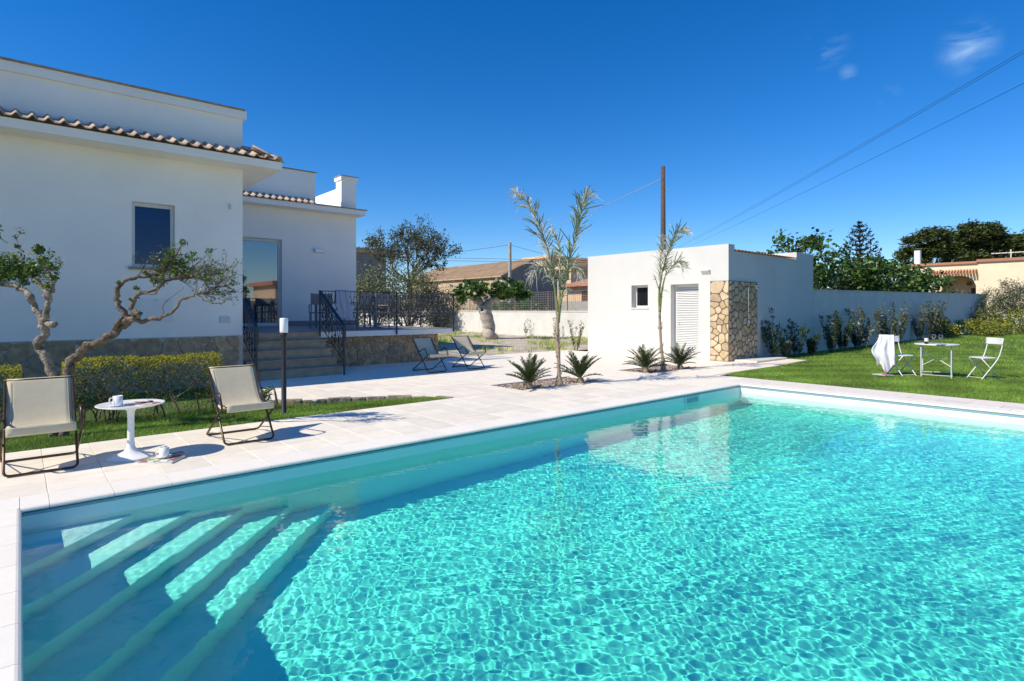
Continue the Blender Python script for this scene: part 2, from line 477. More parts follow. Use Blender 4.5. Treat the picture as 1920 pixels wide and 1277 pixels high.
def clumps(n, c, r, m, rr, shell=.6):
    """points gathered in m clumps spread through the ellipsoid (c, r)"""
    cs = blob_points(m, c, r, .45)
    k = RNG.integers(0, m, n)
    return cs[k] + RNG.normal(size=(n, 3)) * np.asarray(rr) * .5

def grow(mb, p, d, length, rad, depth, rg, spread=.6, up=.1, tips=None, n=5, kids=(2, 3), shrink=.68, seg=3):
    """a small recursive branching system"""
    p = Vector(p); d = Vector(d).normalized()
    pts = [p.copy()]; q = p.copy(); dd = d.copy()
    for i in range(seg):
        dd = (dd + Vector((rg.gauss(0, .18), rg.gauss(0, .18), rg.gauss(0, .14) + up * .3))).normalized()
        q = q + dd * (length / seg); pts.append(q.copy())
    mb.tube(pts, [rad * (1 - .35 * i / seg) for i in range(seg + 1)], n, cap=False)
    if tips is not None and depth <= 1:
        tips += pts[1:]
    if depth <= 0: return
    for k in range(rg.randint(*kids)):
        nd = (dd + Vector((rg.gauss(0, spread), rg.gauss(0, spread), rg.gauss(0, spread * .8) + up))).normalized()
        st = pts[-1] if k == 0 else pts[rg.randint(1, seg)]
        grow(mb, st, nd, length * shrink * rg.uniform(.75, 1.2), rad * .62, depth - 1, rg, spread, up, tips, max(3, n - 1), kids, shrink, seg)

# =================================================================== SETTING
PX0, PX1, PY0, PY1 = 0.0, 10.65, -0.6, 5.49           # pool opening
ZF, ZW = -1.42, -0.165                                 # pool floor, water level

def ring(mb, X0, X1, Y0, Y1, hx0, hx1, hy0, hy1, z):
    for (a, b, c, d) in ((X0, X1, Y0, hy0), (X0, X1, hy1, Y1), (X0, hx0, hy0, hy1), (hx1, X1, hy0, hy1)):
        mb.quad((a, c, z), (b, c, z), (b, d, z), (a, d, z))
    return mb
g = ring(MB(), -1500, 1500, -1500, 1500, -.25, 10.95, -.85, 5.78, -.30).build('ground', m_far_ground)
tag(g, kind='structure')

# dry garden between the paving and the far white wall
nx, ny = 60, 90
xs = np.linspace(2.0, 22.3, nx); ys = np.linspace(14.2, 52, ny)
XX, YY = np.meshgrid(xs, ys, indexing='ij')
ZZ = -.035 + .03 * np.sin(XX * 1.7 + YY * .6) * np.sin(YY * 1.3 - XX * .4) + .012 * RNG.normal(size=XX.shape)
ZZ[:, 0] = -.03
ix = np.arange(nx * ny).reshape(nx, ny)
e = np_mesh('dry_earth', np.stack([XX, YY, ZZ], -1).reshape(-1, 3), np.stack([ix[:-1, :-1], ix[1:, :-1], ix[1:, 1:], ix[:-1, 1:]], -1).reshape(-1, 4), m_earth, smooth=True)
tag(e, kind='structure')

# ---- paving
KERB = [(5.42, 7.72), (5.22, 8.15), (4.55, 8.72), (3.45, 9.18), (3.0, 9.55), (3.0, 12.36)]
BEDS = [(6.85, 9.08, 7.52, 8.56), (10.85, 13.1, 7.72, 8.66)]
paving = empty('paving', (0, 0, 0), kind='structure')
bed = MB()
zb = -.012
for (a, b, c, d) in ((-6, 10.98, 5.80, 7.70), (10.98, 11.72, -6, 7.70), (-6, -.33, -4, 5.80), (-.33, 10.98, -4, -.95)):
    bed.quad((a, c, zb), (b, c, zb), (b, d, zb), (a, d, zb))
bed.quad((11.72, 6.55, zb), (17.2, 6.8, zb), (17.2, 8.05, zb), (11.72, 7.70, zb))
# path by the house: strips between the kerb line and the pool house
rows = [7.70, 7.72, 8.15, 8.72, 9.18, 9.55, 12.36, 14.2]
def kx(y):
    if y <= KERB[0][1]: return KERB[0][0]
    for (x0, y0), (x1, y1) in zip(KERB, KERB[1:]):
        if y0 <= y <= y1: return x0 + (x1 - x0) * (y - y0) / (y1 - y0)
    return 3.0
for y0, y1 in zip(rows, rows[1:]):
    cuts = [y0, y1] + [v for B in BEDS for v in (B[2], B[3]) if y0 < v < y1]
    cuts = sorted(cuts)
    for c, d in zip(cuts, cuts[1:]):
        mid = (c + d) / 2
        segs = [(None, 15.02)]
        holes = sorted([(B[0], B[1]) for B in BEDS if B[2] < mid < B[3]])
        left = None
        for (h0, h1) in holes + [(15.02, None)]:
            la = (kx(c), kx(d)) if left is None else (left, left)
            bed.quad((la[0], c, zb), (h0, c, zb), (h0, d, zb), (la[1], d, zb))
            left = h1
bed.build('grout_bed', m_grout, paving)

def sub_rect(r, hole):
    a, b, c, d = r; h0, h1, h2, h3 = hole
    if b <= h0 or a >= h1 or d <= h2 or c >= h3: return [r]
    out = []
    if a < h0: out.append((a, h0, c, d))
    if b > h1: out.append((h1, b, c, d))
    m0, m1 = max(a, h0), min(b, h1)
    if c < h2: out.append((m0, m1, c, h2))
    if d > h3: out.append((m0, m1, h3, d))
    return out
T = .40
tiles = []
def grid(x0, x1, y0, y1, ox, oy, pink=False):
    i0 = math.floor((x0 - ox) / T); i1 = math.ceil((x1 - ox) / T); j0 = math.floor((y0 - oy) / T); j1 = math.ceil((y1 - oy) / T)
    for i in range(i0, i1):
        for j in range(j0, j1):
            a, b = max(x0, ox + i * T), min(x1, ox + (i + 1) * T); c, d = max(y0, oy + j * T), min(y1, oy + (j + 1) * T)
            if b - a < .03 or d - c < .03: continue
            for q in [(a, b, c, d)]:
                rs = [q]
                for B in BEDS: rs = [s for r in rs for s in sub_rect(r, B)]
                for r in rs:
                    if r[1] - r[0] > .02 and r[3] - r[2] > .02: tiles.append((r, pink))
OX, OY = .17, 5.83
grid(-4.0, 10.98, 5.83, 7.70, OX, OY)
grid(-4.0, -.35, .2, 5.83, OX, OY)
grid(10.98, 11.72, -3.6, 5.83, 11.0 + .34, .03, True)
grid(10.98, 15.0, 6.62, 7.70, OX, OY)
grid(10.98, 11.72, 5.83, 6.62, OX, OY)
grid(15.0, 17.2, 6.8, 8.02, OX, OY)
grid(3.0, 15.0, 7.70, 14.2, OX, OY)
polys = []
for (r, pink) in tiles:
    a, b, c, d = r
    poly = [(a, c), (b, c), (b, d), (a, d)]
    cx, cyy = (a + b) / 2, (c + d) / 2
    if cyy > 7.7 and cx < 6.2:
        best = min(zip(KERB, KERB[1:]), key=lambda s: (s[0][0] / 2 + s[1][0] / 2 - cx) ** 2 + (s[0][1] / 2 + s[1][1] / 2 - cyy) ** 2) if cyy < 9.6 else (KERB[-2], KERB[-1])
        (x0, y0), (x1, y1) = best
        poly = clip_half(poly, x0, y0, -(y1 - y0), (x1 - x0)) if False else poly
        dx, dy = x1 - x0, y1 - y0
        nxx, nyy = -dy, dx                              # lawn lies to the left of the kerb's run
        poly = clip_half(poly, x0, y0, nxx, nyy)
        if len(poly) < 3: continue
        if cx < kx(min(max(cyy, 7.72), 14)) - .35: continue
    polys.append((poly, pink))
polys.sort(key=lambda t: (sum(p[0] for p in t[0]) / len(t[0])) ** 2 + (sum(p[1] for p in t[0]) / len(t[0])) ** 2)
far_tiles = {False: MB(), True: MB()}
tile_std = None
rg = random.Random(3)
shown = 0
for poly, pink in polys:
    cx, cyy = sum(p[0] for p in poly) / len(poly), sum(p[1] for p in poly) / len(poly)
    vis = (cx * math.cos(YAW) + cyy * math.sin(YAW)) > 1.2
    q = inset_poly(poly, .0013)
    if len(q) < 3: continue
    if shown < 300 and vis:
        shown += 1
        mb = MB(); q0 = [(p[0] - cx, p[1] - cyy) for p in q]; q1 = [(p[0] - cx, p[1] - cyy) for p in (inset_poly(q, .003) or q)]
        if len(q1) == len(q0):
            n = len(q0)
            mb.add([(p[0], p[1], -.03) for p in q0] + [(p[0], p[1], -.003) for p in q0] + [(p[0], p[1], 0) for p in q1],
                   [(i, (i + 1) % n, n + (i + 1) % n, n + i) for i in range(n)] + [(n + i, n + (i + 1) % n, 2 * n + (i + 1) % n, 2 * n + i) for i in range(n)] + [tuple(2 * n + i for i in range(n))])
        else: mb.prism(q0, -.03, 0)
        o = mb.build('tile', m_tilepink if pink else m_tilefloor, paving)
        o.location = (cx, cyy, rg.uniform(-.0008, .0008))
    else:
        far_tiles[pink].prism(q, -.03, rg.uniform(-.0008, .0008))
for k, nm in ((False, 'far_tiles'), (True, 'far_band_tiles')):
    if far_tiles[k].v:
        tag(far_tiles[k].build(nm, m_tilepink if k else m_tilefloor, paving), kind='stuff')

# gravel of the two planting beds
for bi, B in enumerate(BEDS):
    MBg = MB().quad((B[0], B[2], -.05), (B[1], B[2], -.05), (B[1], B[3], -.05), (B[0], B[3], -.05))
    gr = MBg.build('gravel_bed', m_gravelbed); tag(gr, kind='structure')
    n = 2600
    P = np.stack([RNG.uniform(B[0] + .01, B[1] - .01, n), RNG.uniform(B[2] + .01, B[3] - .01, n), RNG.uniform(-.045, -.018, n)], 1)
    s = RNG.uniform(.010, .024, (n, 1))
    octa = np.array([(1, 0, 0), (0, 1, 0), (-1, 0, 0), (0, -1, 0), (0, 0, .7), (0, 0, -.7)])
    fo = np.array([(0, 1, 4), (1, 2, 4), (2, 3, 4), (3, 0, 4), (1, 0, 5), (2, 1, 5), (3, 2, 5), (0, 3, 5)])
    V = (P[:, None, :] + (octa[None] + RNG.normal(size=(n, 6, 3)) * .22) * s[:, None, :]).reshape(-1, 3)
    Ff = (fo[None] + (np.arange(n) * 6)[:, None, None]).reshape(-1, 3)
    col = np.array([(1.1, 1.0, .95), (.8, .72, .68), (1.3, 1.25, 1.2), (.55, .50, .48), (1.0, .8, .68)])[RNG.integers(0, 5, n)]
    o = np_mesh('gravel', V, Ff, m_gravel, tint=np.repeat(col, 6, 0))
    tag(o, ('pinkish gravel filling the planting bed nearest the pool steps side', 'grey gravel in the planting bed by the pool house door')[bi] if False else ('pinkish grey gravel around the taller young palm' if bi == 0 else 'pinkish grey gravel around the palm in front of the pool house'), 'gravel', kind='stuff')

# ---- lawns
def lawn_z(x, y):
    t = np.clip((y - 7.75) / 1.2, 0, 1)
    return -.012 - .065 * t * t * (3 - 2 * t)
def inside(P, poly):
    x, y = P[:, 0], P[:, 1]; r = np.zeros(len(P), bool); n = len(poly)
    for i in range(n):
        (x0, y0), (x1, y1) = poly[i], poly[(i + 1) % n]
        c = ((y0 > y) != (y1 > y)) & (x < (x1 - x0) * (y - y0) / (y1 - y0 + 1e-12) + x0); r ^= c
    return r
LAWN_L = [(-7, 7.71)] + [(5.36, 7.72), (5.17, 8.13), (4.50, 8.66), (3.42, 9.12), (2.94, 9.5), (2.94, 12.35), (-7, 12.35)]
LAWN_R = [(11.74, -9), (11.74, 5.9), (11.95, 6.45), (12.35, 6.60), (15.0, 6.62), (17.22, 6.82), (17.22, 8.02), (20.8, 8.02), (50, 7.98), (50, -9)]
def blades(name, poly, dens, h, w, zf, label):
    """dens: list of (x0,x1,y0,y1,per m2,scale)"""
    Vs, Ts = [], []
    for (x0, x1, y0, y1, d, sc_) in dens:
        n = int((x1 - x0) * (y1 - y0) * d)
        P = np.stack([RNG.uniform(x0, x1, n), RNG.uniform(y0, y1, n)], 1); P = P[inside(P, poly)]; n = len(P)
        if n == 0: continue
        th = RNG.uniform(0, 2 * math.pi, n); ln = h * sc_ * RNG.uniform(.55, 1.3, n); ww = w * sc_ * RNG.uniform(.7, 1.3, n)
        z = zf(P[:, 0], P[:, 1]) - .004
        bx, by = np.cos(th) * ww, np.sin(th) * ww
        lean = RNG.normal(size=(n, 2)) * .45 * ln[:, None]
        a = np.stack([P[:, 0] - bx, P[:, 1] - by, z], 1); b = np.stack([P[:, 0] + bx, P[:, 1] + by, z], 1)
        c = np.stack([P[:, 0] + lean[:, 0], P[:, 1] + lean[:, 1], z + ln], 1)
        Vs.append(np.stack([a, b, c], 1).reshape(-1, 3))
        pat = .92 + .30 * np.sin(P[:, 0] * 2.3 + 1.7 * np.sin(P[:, 1] * 1.1)) * np.sin(P[:, 1] * 2.9 + P[:, 0])
        t = np.array([(1, 1, 1), (1.35, 1.2, 1.0), (.75, .85, .8), (1.7, 1.35, 1.2), (.95, 1.05, .8)])[RNG.integers(0, 5, n)] * (RNG.uniform(.8, 1.2, n) * pat)[:, None]
        Ts.append(np.repeat(t, 3, 0))
    V = np.concatenate(Vs); Tn = np.concatenate(Ts)
    o = np_mesh(name, V, np.arange(len(V)).reshape(-1, 3), m_grass, tint=Tn)
    return tag(o, label, 'grass', kind='stuff')
# soil sheets
xs = np.linspace(-7, 5.4, 63); ys = np.linspace(7.71, 12.35, 30)
for nm, poly, zf, X0, X1, Y0, Y1, st in (('lawn_soil', LAWN_L, lawn_z, -7, 5.4, 7.71, 12.36, .16), ('lawn_ground', LAWN_R, lambda x, y: x * 0 - .014, 11.74, 43.6, -9, 8.02, 1.0)):
    if nm == 'lawn_ground':
        me = MB().add([(p[0], p[1], -.014) for p in LAWN_R], [tuple(range(len(LAWN_R)))])
        o = me.build('lawn_ground', m_soil)
    else:
        me = MB(); ysr = [7.71, 7.72, 7.9, 8.13, 8.4, 8.66, 8.9, 9.12, 9.5, 10.5, 12.35]
        kk = lambda y: min(kx(max(y, 7.72)), 5.42) - .03
        for a, b in zip(ysr, ysr[1:]):
            xa, xb = kk(a), kk(b)
            za, zb2 = float(lawn_z(0, np.float64(a))), float(lawn_z(0, np.float64(b)))
            me.quad((-7, a, za), (xa, a, za), (xb, b, zb2), (-7, b, zb2))
        o = me.build('lawn_soil', m_soil)
    tag(o, kind='structure')
blades('grass', LAWN_L, [(-2.2, 5.4, 7.71, 9.6, 7000, 1.0), (-4, 3.2, 9.6, 12.3, 700, 1.2)], .038, .0028, lawn_z, 'short green lawn beside the paved pool edge and hedge')
blades('grass', LAWN_R, [(11.7, 15, 0, 6.9, 5200, 1.0), (15, 19, 0, 8.05, 2600, 1.15), (19, 27, 0, 8.05, 900, 1.5), (27, 49, 2, 8.0, 240, 2.2), (11.7, 20, -5, 0, 400, 1.2)], .036, .003, lambda x, y: x * 0 - .013, 'mown green lawn around the white bistro table')
# tufts on the dry garden
n = 5200
P = np.stack([RNG.uniform(9.6, 22.1, n), RNG.uniform(14.4, 33, n)], 1)
den = np.sin(P[:, 0] * .9 + 1) * np.sin(P[:, 1] * .7 + P[:, 0] * .3) + .5 * np.sin(P[:, 0] * 2.1 - P[:, 1] * 1.6)
P = P[den > RNG.uniform(-.2, 1.1, n)]; n = len(P)
k = 7
Pk = np.repeat(P, k, 0) + RNG.normal(size=(n * k, 2)) * .09
th = RNG.uniform(0, 6.28, n * k); ln = RNG.uniform(.04, .17, n * k)
V = np.stack([np.stack([Pk[:, 0] - np.cos(th) * .012, Pk[:, 1] - np.sin(th) * .012, th * 0 - .04], 1), np.stack([Pk[:, 0] + np.cos(th) * .012, Pk[:, 1] + np.sin(th) * .012, th * 0 - .04], 1),
              np.stack([Pk[:, 0] + RNG.normal(size=n * k) * .05, Pk[:, 1] + RNG.normal(size=n * k) * .05, ln - .02], 1)], 1).reshape(-1, 3)
tn = np.repeat(np.repeat(np.array([(1.2, 1.0, .9), (2.6, 1.6, 2.0), (.9, .8, .8), (3.2, 2.0, 3.0)])[RNG.integers(0, 4, n)], k, 0), 3, 0)
tag(np_mesh('weeds', V, np.arange(len(V)).reshape(-1, 3), m_grass, tint=tn), 'patchy weeds growing on the dry earth garden', 'weeds', kind='stuff')

# ---- stone kerb between lawn and path
kerb = empty('stone_kerb', (4.3, 8.8, 0), label='low rough stone kerb edging the lawn wedge beside the path', cat='kerb')
rg = random.Random(5)
path = bez([(x, y, 0) for x, y in KERB[:5]], 6)
acc = 0
pts = [path[0]]
for a, b in zip(path, path[1:]):
    pts.append(b)
cum = [0]
for a, b in zip(pts, pts[1:]): cum.append(cum[-1] + (b - a).length)
def along(s):
    for i in range(len(cum) - 1):
        if cum[i] <= s <= cum[i + 1]:
            t = (s - cum[i]) / max(1e-6, cum[i + 1] - cum[i]); return pts[i].lerp(pts[i + 1], t)
    return pts[-1]
s = 0
while s < cum[-1] - .05:
    l = min(rg.uniform(.22, .46), cum[-1] - s)
    a, b = along(s + .006), along(s + l - .006); d = (b - a).normalized(); nrm = Vector((-d.y, d.x, 0))
    mb = MB(); w0 = .05 + rg.uniform(-.012, .012); w1 = .075
    z1 = .002 + rg.uniform(-.012, .004)
    ring_ = []
    for (u, w) in ((0, w0 * .8), (.08, w0), (.5, w0 + rg.uniform(-.01, .014)), (.92, w0), (1, w0 * .8), (1, -w1), (0, -w1)):
        ring_.append(a.lerp(b, u) + nrm * w)
    c = sum(ring_, Vector()) / len(ring_)
    n = len(ring_)
    vv = [(p.x, p.y, -.22) for p in ring_] + [(p.x, p.y, z1 - .02) for p in ring_] + [(c.x + (p.x - c.x) * .93, c.y + (p.y - c.y) * .88, z1) for p in ring_]
    mb.add(vv, [(i, (i + 1) % n, n + (i + 1) % n, n + i) for i in range(n)] + [(n + i, n + (i + 1) % n, 2 * n + (i + 1) % n, 2 * n + i) for i in range(n)] + [tuple(2 * n + i for i in range(n))])
    o = mb.build('stone', m_kerb, kerb); o.matrix_parent_inverse = kerb.matrix_basis.inverted()
    s += l
# straight run of the kerb towards the house
o = MB().box(2.93, 3.06, 9.56, 12.33, -.2, .0).build('stone', m_kerb, kerb); o.matrix_parent_inverse = kerb.matrix_basis.inverted()

# =================================================================== POOL
pool = empty('swimming_pool', (0, 0, 0), label='rectangular swimming pool with corner steps and white stone coping', cat='pool')
V = [(PX0, PY0, -.04), (PX1, PY0, -.04), (PX1, PY1, -.04), (PX0, PY1, -.04), (PX0, PY0, ZF), (PX1, PY0, ZF), (PX1, PY1, ZF), (PX0, PY1, ZF)]
basin = MB().add(V, [(4, 5, 6, 7), (0, 4, 7, 3), (3, 7, 6, 2), (2, 6, 5, 1), (1, 5, 4, 0)]).build('basin', m_liner, pool)
basin.cycles.is_caustics_receiver = True
for k in range(5):
    c = .70 + .42 * k; z = ZW - (.12 + .215 * k); zn = ZW - (.12 + .215 * (k + 1)) if k < 4 else ZF - .01
    r = .016
    # rounded nosing: tread, bevel, riser
    q = r * 1.41
    o = MB().add([(0, PY1 - c + q, z), (c - q, PY1, z), (0, PY1, z), (0, PY1 - c + q * .3, z - r * .3), (c - q * .3, PY1, z - r * .3), (0, PY1 - c, z - r), (c, PY1, z - r), (0, PY1 - c, zn), (c, PY1, zn)],
                 [(0, 1, 2), (0, 3, 4, 1), (3, 5, 6, 4), (5, 7, 8, 6)]).build('step', m_liner, pool)
    o.cycles.is_caustics_receiver = True
# liner track: a thin blue-grey rail just below the coping
tr = MB()
tr.box(PX0 + .004, PX1 - .004, PY1 - .010, PY1 - .001, -.062, -.040)
tr.box(PX1 - .010, PX1 - .001, PY0 + .004, PY1 - .012, -.062, -.040)
tr.box(PX0 + .001, PX0 + .010, PY0 + .004, PY1 - .012, -.062, -.040)
tr.build('liner_rail', m_track, pool)
# coping stones, bullnosed towards the water
def coping_mesh(L):
    prof = [(.34, -.04), (.34, -.004), (.336, 0), (.016, 0), (.005, -.003), (-.006, -.010), (-.012, -.021), (-.006, -.032), (.005, -.038), (.016, -.04)]
    mb = MB(); n = len(prof)
    mb.add([(0.0015, y, z) for y, z in prof] + [(L - .0015, y, z) for y, z in prof], [(i, (i + 1) % n, n + (i + 1) % n, n + i) for i in range(n)] + [tuple(range(n - 1, -1, -1)), tuple(range(n, 2 * n))])
    return mb
cp = coping_mesh(.40).build('coping_stone', m_coping, pool)
cp.location = (.17, PY1, 0)
for i in range(1, 26):
    share(cp, 'coping_stone', pool, (.17 + .4 * i, PY1, 0))
o = coping_mesh(.17).build('coping_stone', m_coping, pool); o.location = (0, PY1, 0)
o = coping_mesh(.08).build('coping_stone', m_coping, pool); o.location = (10.57, PY1, 0)
for i in range(-1, 14):
    share(cp, 'coping_stone', pool, (PX1, .29 + .4 * i, 0), (0, 0, R(-90)))           # right end
    share(cp, 'coping_stone', pool, (PX0, -.11 + .4 * i, 0), (0, 0, R(90)))         # near-left end
for (a, b) in ((PX0 - .34, PX0), (PX1, PX1 + .34)):
    MB().box(a + .0015, b - .0015, PY1, PY1 + .34, -.04, 0).build('coping_stone', m_coping, pool)
# skimmer mouth in the far wall
sk = MB()
sk.box(8.72, 9.16, PY1 - .012, PY1 - .0005, -.150, -.135); sk.box(8.72, 9.16, PY1 - .012, PY1 - .0005, -.045, -.030 - .008 + .0)
sk.box(8.72, 8.75, PY1 - .012, PY1 - .0005, -.16, -.04); sk.box(9.13, 9.16, PY1 - .012, PY1 - .0005, -.16, -.04)
skm = MB()
skm.box(8.70, 9.18, PY1 - .014, PY1 - .0008, -.19, -.068)
o = skm.build('skimmer', m_white, pool)
MB().box(8.76, 9.12, PY1 - .0165, PY1 - .0145, -.185, -.088).build('skimmer_mouth', m_track, o)
MB().lathe([(.05, 0), (.05, .012), (.03, .018)], 14).build('inlet', m_white, pool).matrix_world = Matrix.Translation((6.4, PY1, -.55)) @ Matrix.Rotation(R(90), 4, 'X')

# water: a rippled sheet that refracts the sun onto the liner
sp = .0100
nx = int((PX1 - PX0) / sp); ny = int((PY1 - PY0) / sp)
xs = np.linspace(PX0, PX1, nx + 1); ys = np.linspace(PY0, PY1, ny + 1)
XX, YY = np.meshgrid(xs, ys, indexing='ij'); ZZ = np.zeros_like(XX)
rw = np.random.default_rng(3)
WX = XX + .05 * np.sin(YY * 1.9 + XX * .7) + .03 * np.sin(YY * 4.1 - XX * 2.2)
WY = YY + .05 * np.sin(XX * 1.6 - YY * .9) + .03 * np.sin(XX * 3.7 + YY * 2.9)
NW = 78
for i in range(NW):
    if i < 50:      # short capillary ripples from everywhere
        lam = math.exp(rw.uniform(math.log(.036), math.log(.135))); th = rw.uniform(0, 2 * math.pi); slope = .0039
    elif i < 66:    # a light breeze along the pool
        lam = math.exp(rw.uniform(math.log(.08), math.log(.26))); th = R(62) + rw.normal() * .45; slope = .0044
    else:           # slow swell
        lam = math.exp(rw.uniform(math.log(.5), math.log(1.6))); th = rw.uniform(0, 2 * math.pi); slope = .0035
    kk = 2 * math.pi / lam
    a = slope / kk
    ph1, ph2 = rw.uniform(0, 6.28), rw.uniform(0, 6.28)
    env = np.clip(.72 + .62 * np.sin(1.1 * XX * math.cos(i * 1.3) + 1.2 * YY * math.sin(i * 1.3) + ph1) * np.sin(.7 * XX * math.sin(i * .7) - .8 * YY * math.cos(i * .7) + ph2), .08, 1.5)
    ZZ += a * env * np.sin(kk * (WX * math.cos(th) + WY * math.sin(th)) + rw.uniform(0, 6.28))
# calmer close to the corner steps
dstep = (XX - (YY - PY1))
calm = .6 + .4 * np.clip((dstep - .5) / 2.2, 0, 1)
ZZ *= calm
idx = np.arange((nx + 1) * (ny + 1)).reshape(nx + 1, ny + 1)
m = bpy.data.materials.new('pool_water'); m.use_nodes = True
t = m.node_tree; t.nodes.clear()
out = t.nodes.new('ShaderNodeOutputMaterial'); gl = t.nodes.new('ShaderNodeBsdfPrincipled')
gl.inputs['IOR'].default_value = 1.333; gl.inputs['Roughness'].default_value = 0.0; gl.inputs['Transmission Weight'].default_value = 1.0
aw = t.nodes.new('ShaderNodeAttribute'); aw.attribute_name = 'tint'
sq = t.nodes.new('ShaderNodeVectorMath'); sq.operation = 'MULTIPLY'
t.links.new(aw.outputs['Color'], sq.inputs[0]); t.links.new(aw.outputs['Color'], sq.inputs[1]); t.links.new(sq.outputs[0], gl.inputs['Base Color'])
# added refraction gain: brightens the pool in place of lost inner reflections
g2 = t.nodes.new('ShaderNodeBsdfRefraction'); g2.inputs['IOR'].default_value = 1.333; g2.inputs['Roughness'].default_value = 0.0
s2 = t.nodes.new('ShaderNodeVectorMath'); s2.operation = 'SCALE'; s2.inputs['Scale'].default_value = .32
t.links.new(aw.outputs['Color'], s2.inputs[0]); t.links.new(s2.outputs[0], g2.inputs['Color'])
ad = t.nodes.new('ShaderNodeAddShader'); t.links.new(gl.outputs[0], ad.inputs[0]); t.links.new(g2.outputs[0], ad.inputs[1]); t.links.new(ad.outputs[0], out.inputs['Surface'])
# transmission follows how much water lies underneath: clear over the shallow steps, turquoise over the deep floor
depth = np.clip(.42 + (dstep - .7) / .42 * .215, .25, -(ZF - ZW))
wallx = np.minimum(XX - PX0, PX1 - XX)
depth = np.minimum(depth, .10 + .95 * np.maximum(PX1 - XX, 0))
K = np.array([.88, .02, .125])
tint = np.exp(-depth[..., None] * K).reshape(-1, 3)
w_o = np_mesh('water', np.stack([XX, YY, ZZ + ZW], -1).reshape(-1, 3), np.stack([idx[:-1, :-1], idx[1:, :-1], idx[1:, 1:], idx[:-1, 1:]], -1).reshape(-1, 4), m, smooth=True, tint=tint)
w_o.cycles.is_caustics_caster = True
tag(w_o, kind='structure')

# =================================================================== VILLA
Z_T = .93                                                # terrace floor
villa = empty('villa', (0, 12.4, 0), label='white stuccoed villa with tiled eaves and a raised terrace', cat='house')
VI = Matrix.Translation((0, -12.4, 0))
def vpart(mb, name, mat, parent=None, smooth=False):
    o = mb.build(name, mat, parent or villa, smooth)
    if parent is None: o.matrix_parent_inverse = VI
    return o
# main block: front wall with the window opening, the other sides closed
WX0, WX1, WZ0, WZ1 = 1.55, 2.24, 2.24, 3.44
mb = wall_holes(MB(), (-9, 12.4, Z_T), (1, 0, 0), (0, 0, 1), 12.45, 5.50 - Z_T, [(WX0 + 9, WX1 + 9, WZ0 - Z_T, WZ1 - Z_T)], .16)
mb.quad((3.45, 12.4, Z_T), (3.45, 24, Z_T), (3.45, 24, 5.5), (3.45, 12.4, 5.5))
mb.quad((3.45, 24, -.2), (-9, 24, -.2), (-9, 24, 5.5), (3.45, 24, 5.5)); mb.quad((-9, 24, -.2), (-9, 12.4, -.2), (-9, 12.4, 5.5), (-9, 24, 5.5))
mb.quad((-9, 12.4, 5.5), (3.45, 12.4, 5.5), (3.45, 24, 5.5), (-9, 24, 5.5))
vpart(mb, 'wall', m_stucco)
# projecting band and brown cap along the parapet
vpart(MB().box(-9, 3.51, 12.34, 12.398, 5.34, 5.50), 'parapet_band', m_stucco)
vpart(MB().box(3.452, 3.51, 12.40, 24, 5.34, 5.50), 'parapet_band', m_stucco)
for i in range(32):
    x0 = -9 + i * .39
    vpart(MB().box(x0 + .002, min(x0 + .388, 3.55), 12.30, 12.62, 5.503, 5.53), 'cap_tile', m_cap)
# plinth: rough stone facing
pl = vpart(MB().box(-9, 3.40, 12.37, 12.399, -.3, Z_T), 'plinth', m_mortar)
pl2 = vpart(MB().box(3.40, 3.449, 12.37, 13.3, -.3, Z_T), 'plinth', m_mortar)
stones(pl, (-1.3, 12.37, -.25), (1, 0, 0), (0, 0, 1), 4.68, Z_T + .245, 62, m_stone_w, .014, .025, 21)
# eaves: slab with fascia, soffit
EV0, EV1 = 11.87, 4.06
vpart(MB().box(-9, EV1, EV0, 12.398, 4.31, 4.46), 'fascia', m_stucco)
vpart(MB().box(3.452, EV1, 12.40, 17.9, 4.31, 4.46), 'fascia', m_stucco)
# roof tiles: S-profiled, one piece each
def s_tile(L, w=.205):
    prof = []
    n = 12
    for i in range(n + 1):
        t = i / n
        prof.append((t * w, .030 * math.cos(2 * math.pi * t * 1.0 + math.pi) + .012 * math.cos(4 * math.pi * t)))
    mb = MB(); th = .013; v = []
    for y, z0 in ((0, 0), (L, L * .36)):
        for x, z in prof: v.append((x, y, z + z0 + .03))
        for x, z in prof: v.append((x, y, z + z0 + .03 - th))
    m_ = n + 1; fs = []
    for i in range(n):
        fs += [(i, i + 1, 2 * m_ + i + 1, 2 * m_ + i), (m_ + i + 1, m_ + i, 3 * m_ + i, 3 * m_ + i + 1), (m_ + i, m_ + i + 1, i + 1, i), (2 * m_ + i, 2 * m_ + i + 1, 3 * m_ + i + 1, 3 * m_ + i)]
    fs += [(0, 2 * m_, 3 * m_, m_), (n, m_ + n, 3 * m_ + n, 2 * m_ + n)]
    return mb.add(v, fs)
t0 = vpart(s_tile(.60), 'roof_tile', m_rooftile, None, True)
t0.location = (EV1 - .205, EV0 - .07, 4.475)
for i in range(1, 42):
    o = share(t0, 'roof_tile', villa, (EV1 - .205 - .2 * i, EV0 - .07, 4.475)); o.matrix_parent_inverse = VI
for i in range(1, 16):                                   # side slope
    o = share(t0, 'roof_tile', villa, (EV1 + .07, EV0 - .15 + .2 * i, 4.475), (0, 0, R(90))); o.matrix_parent_inverse = VI
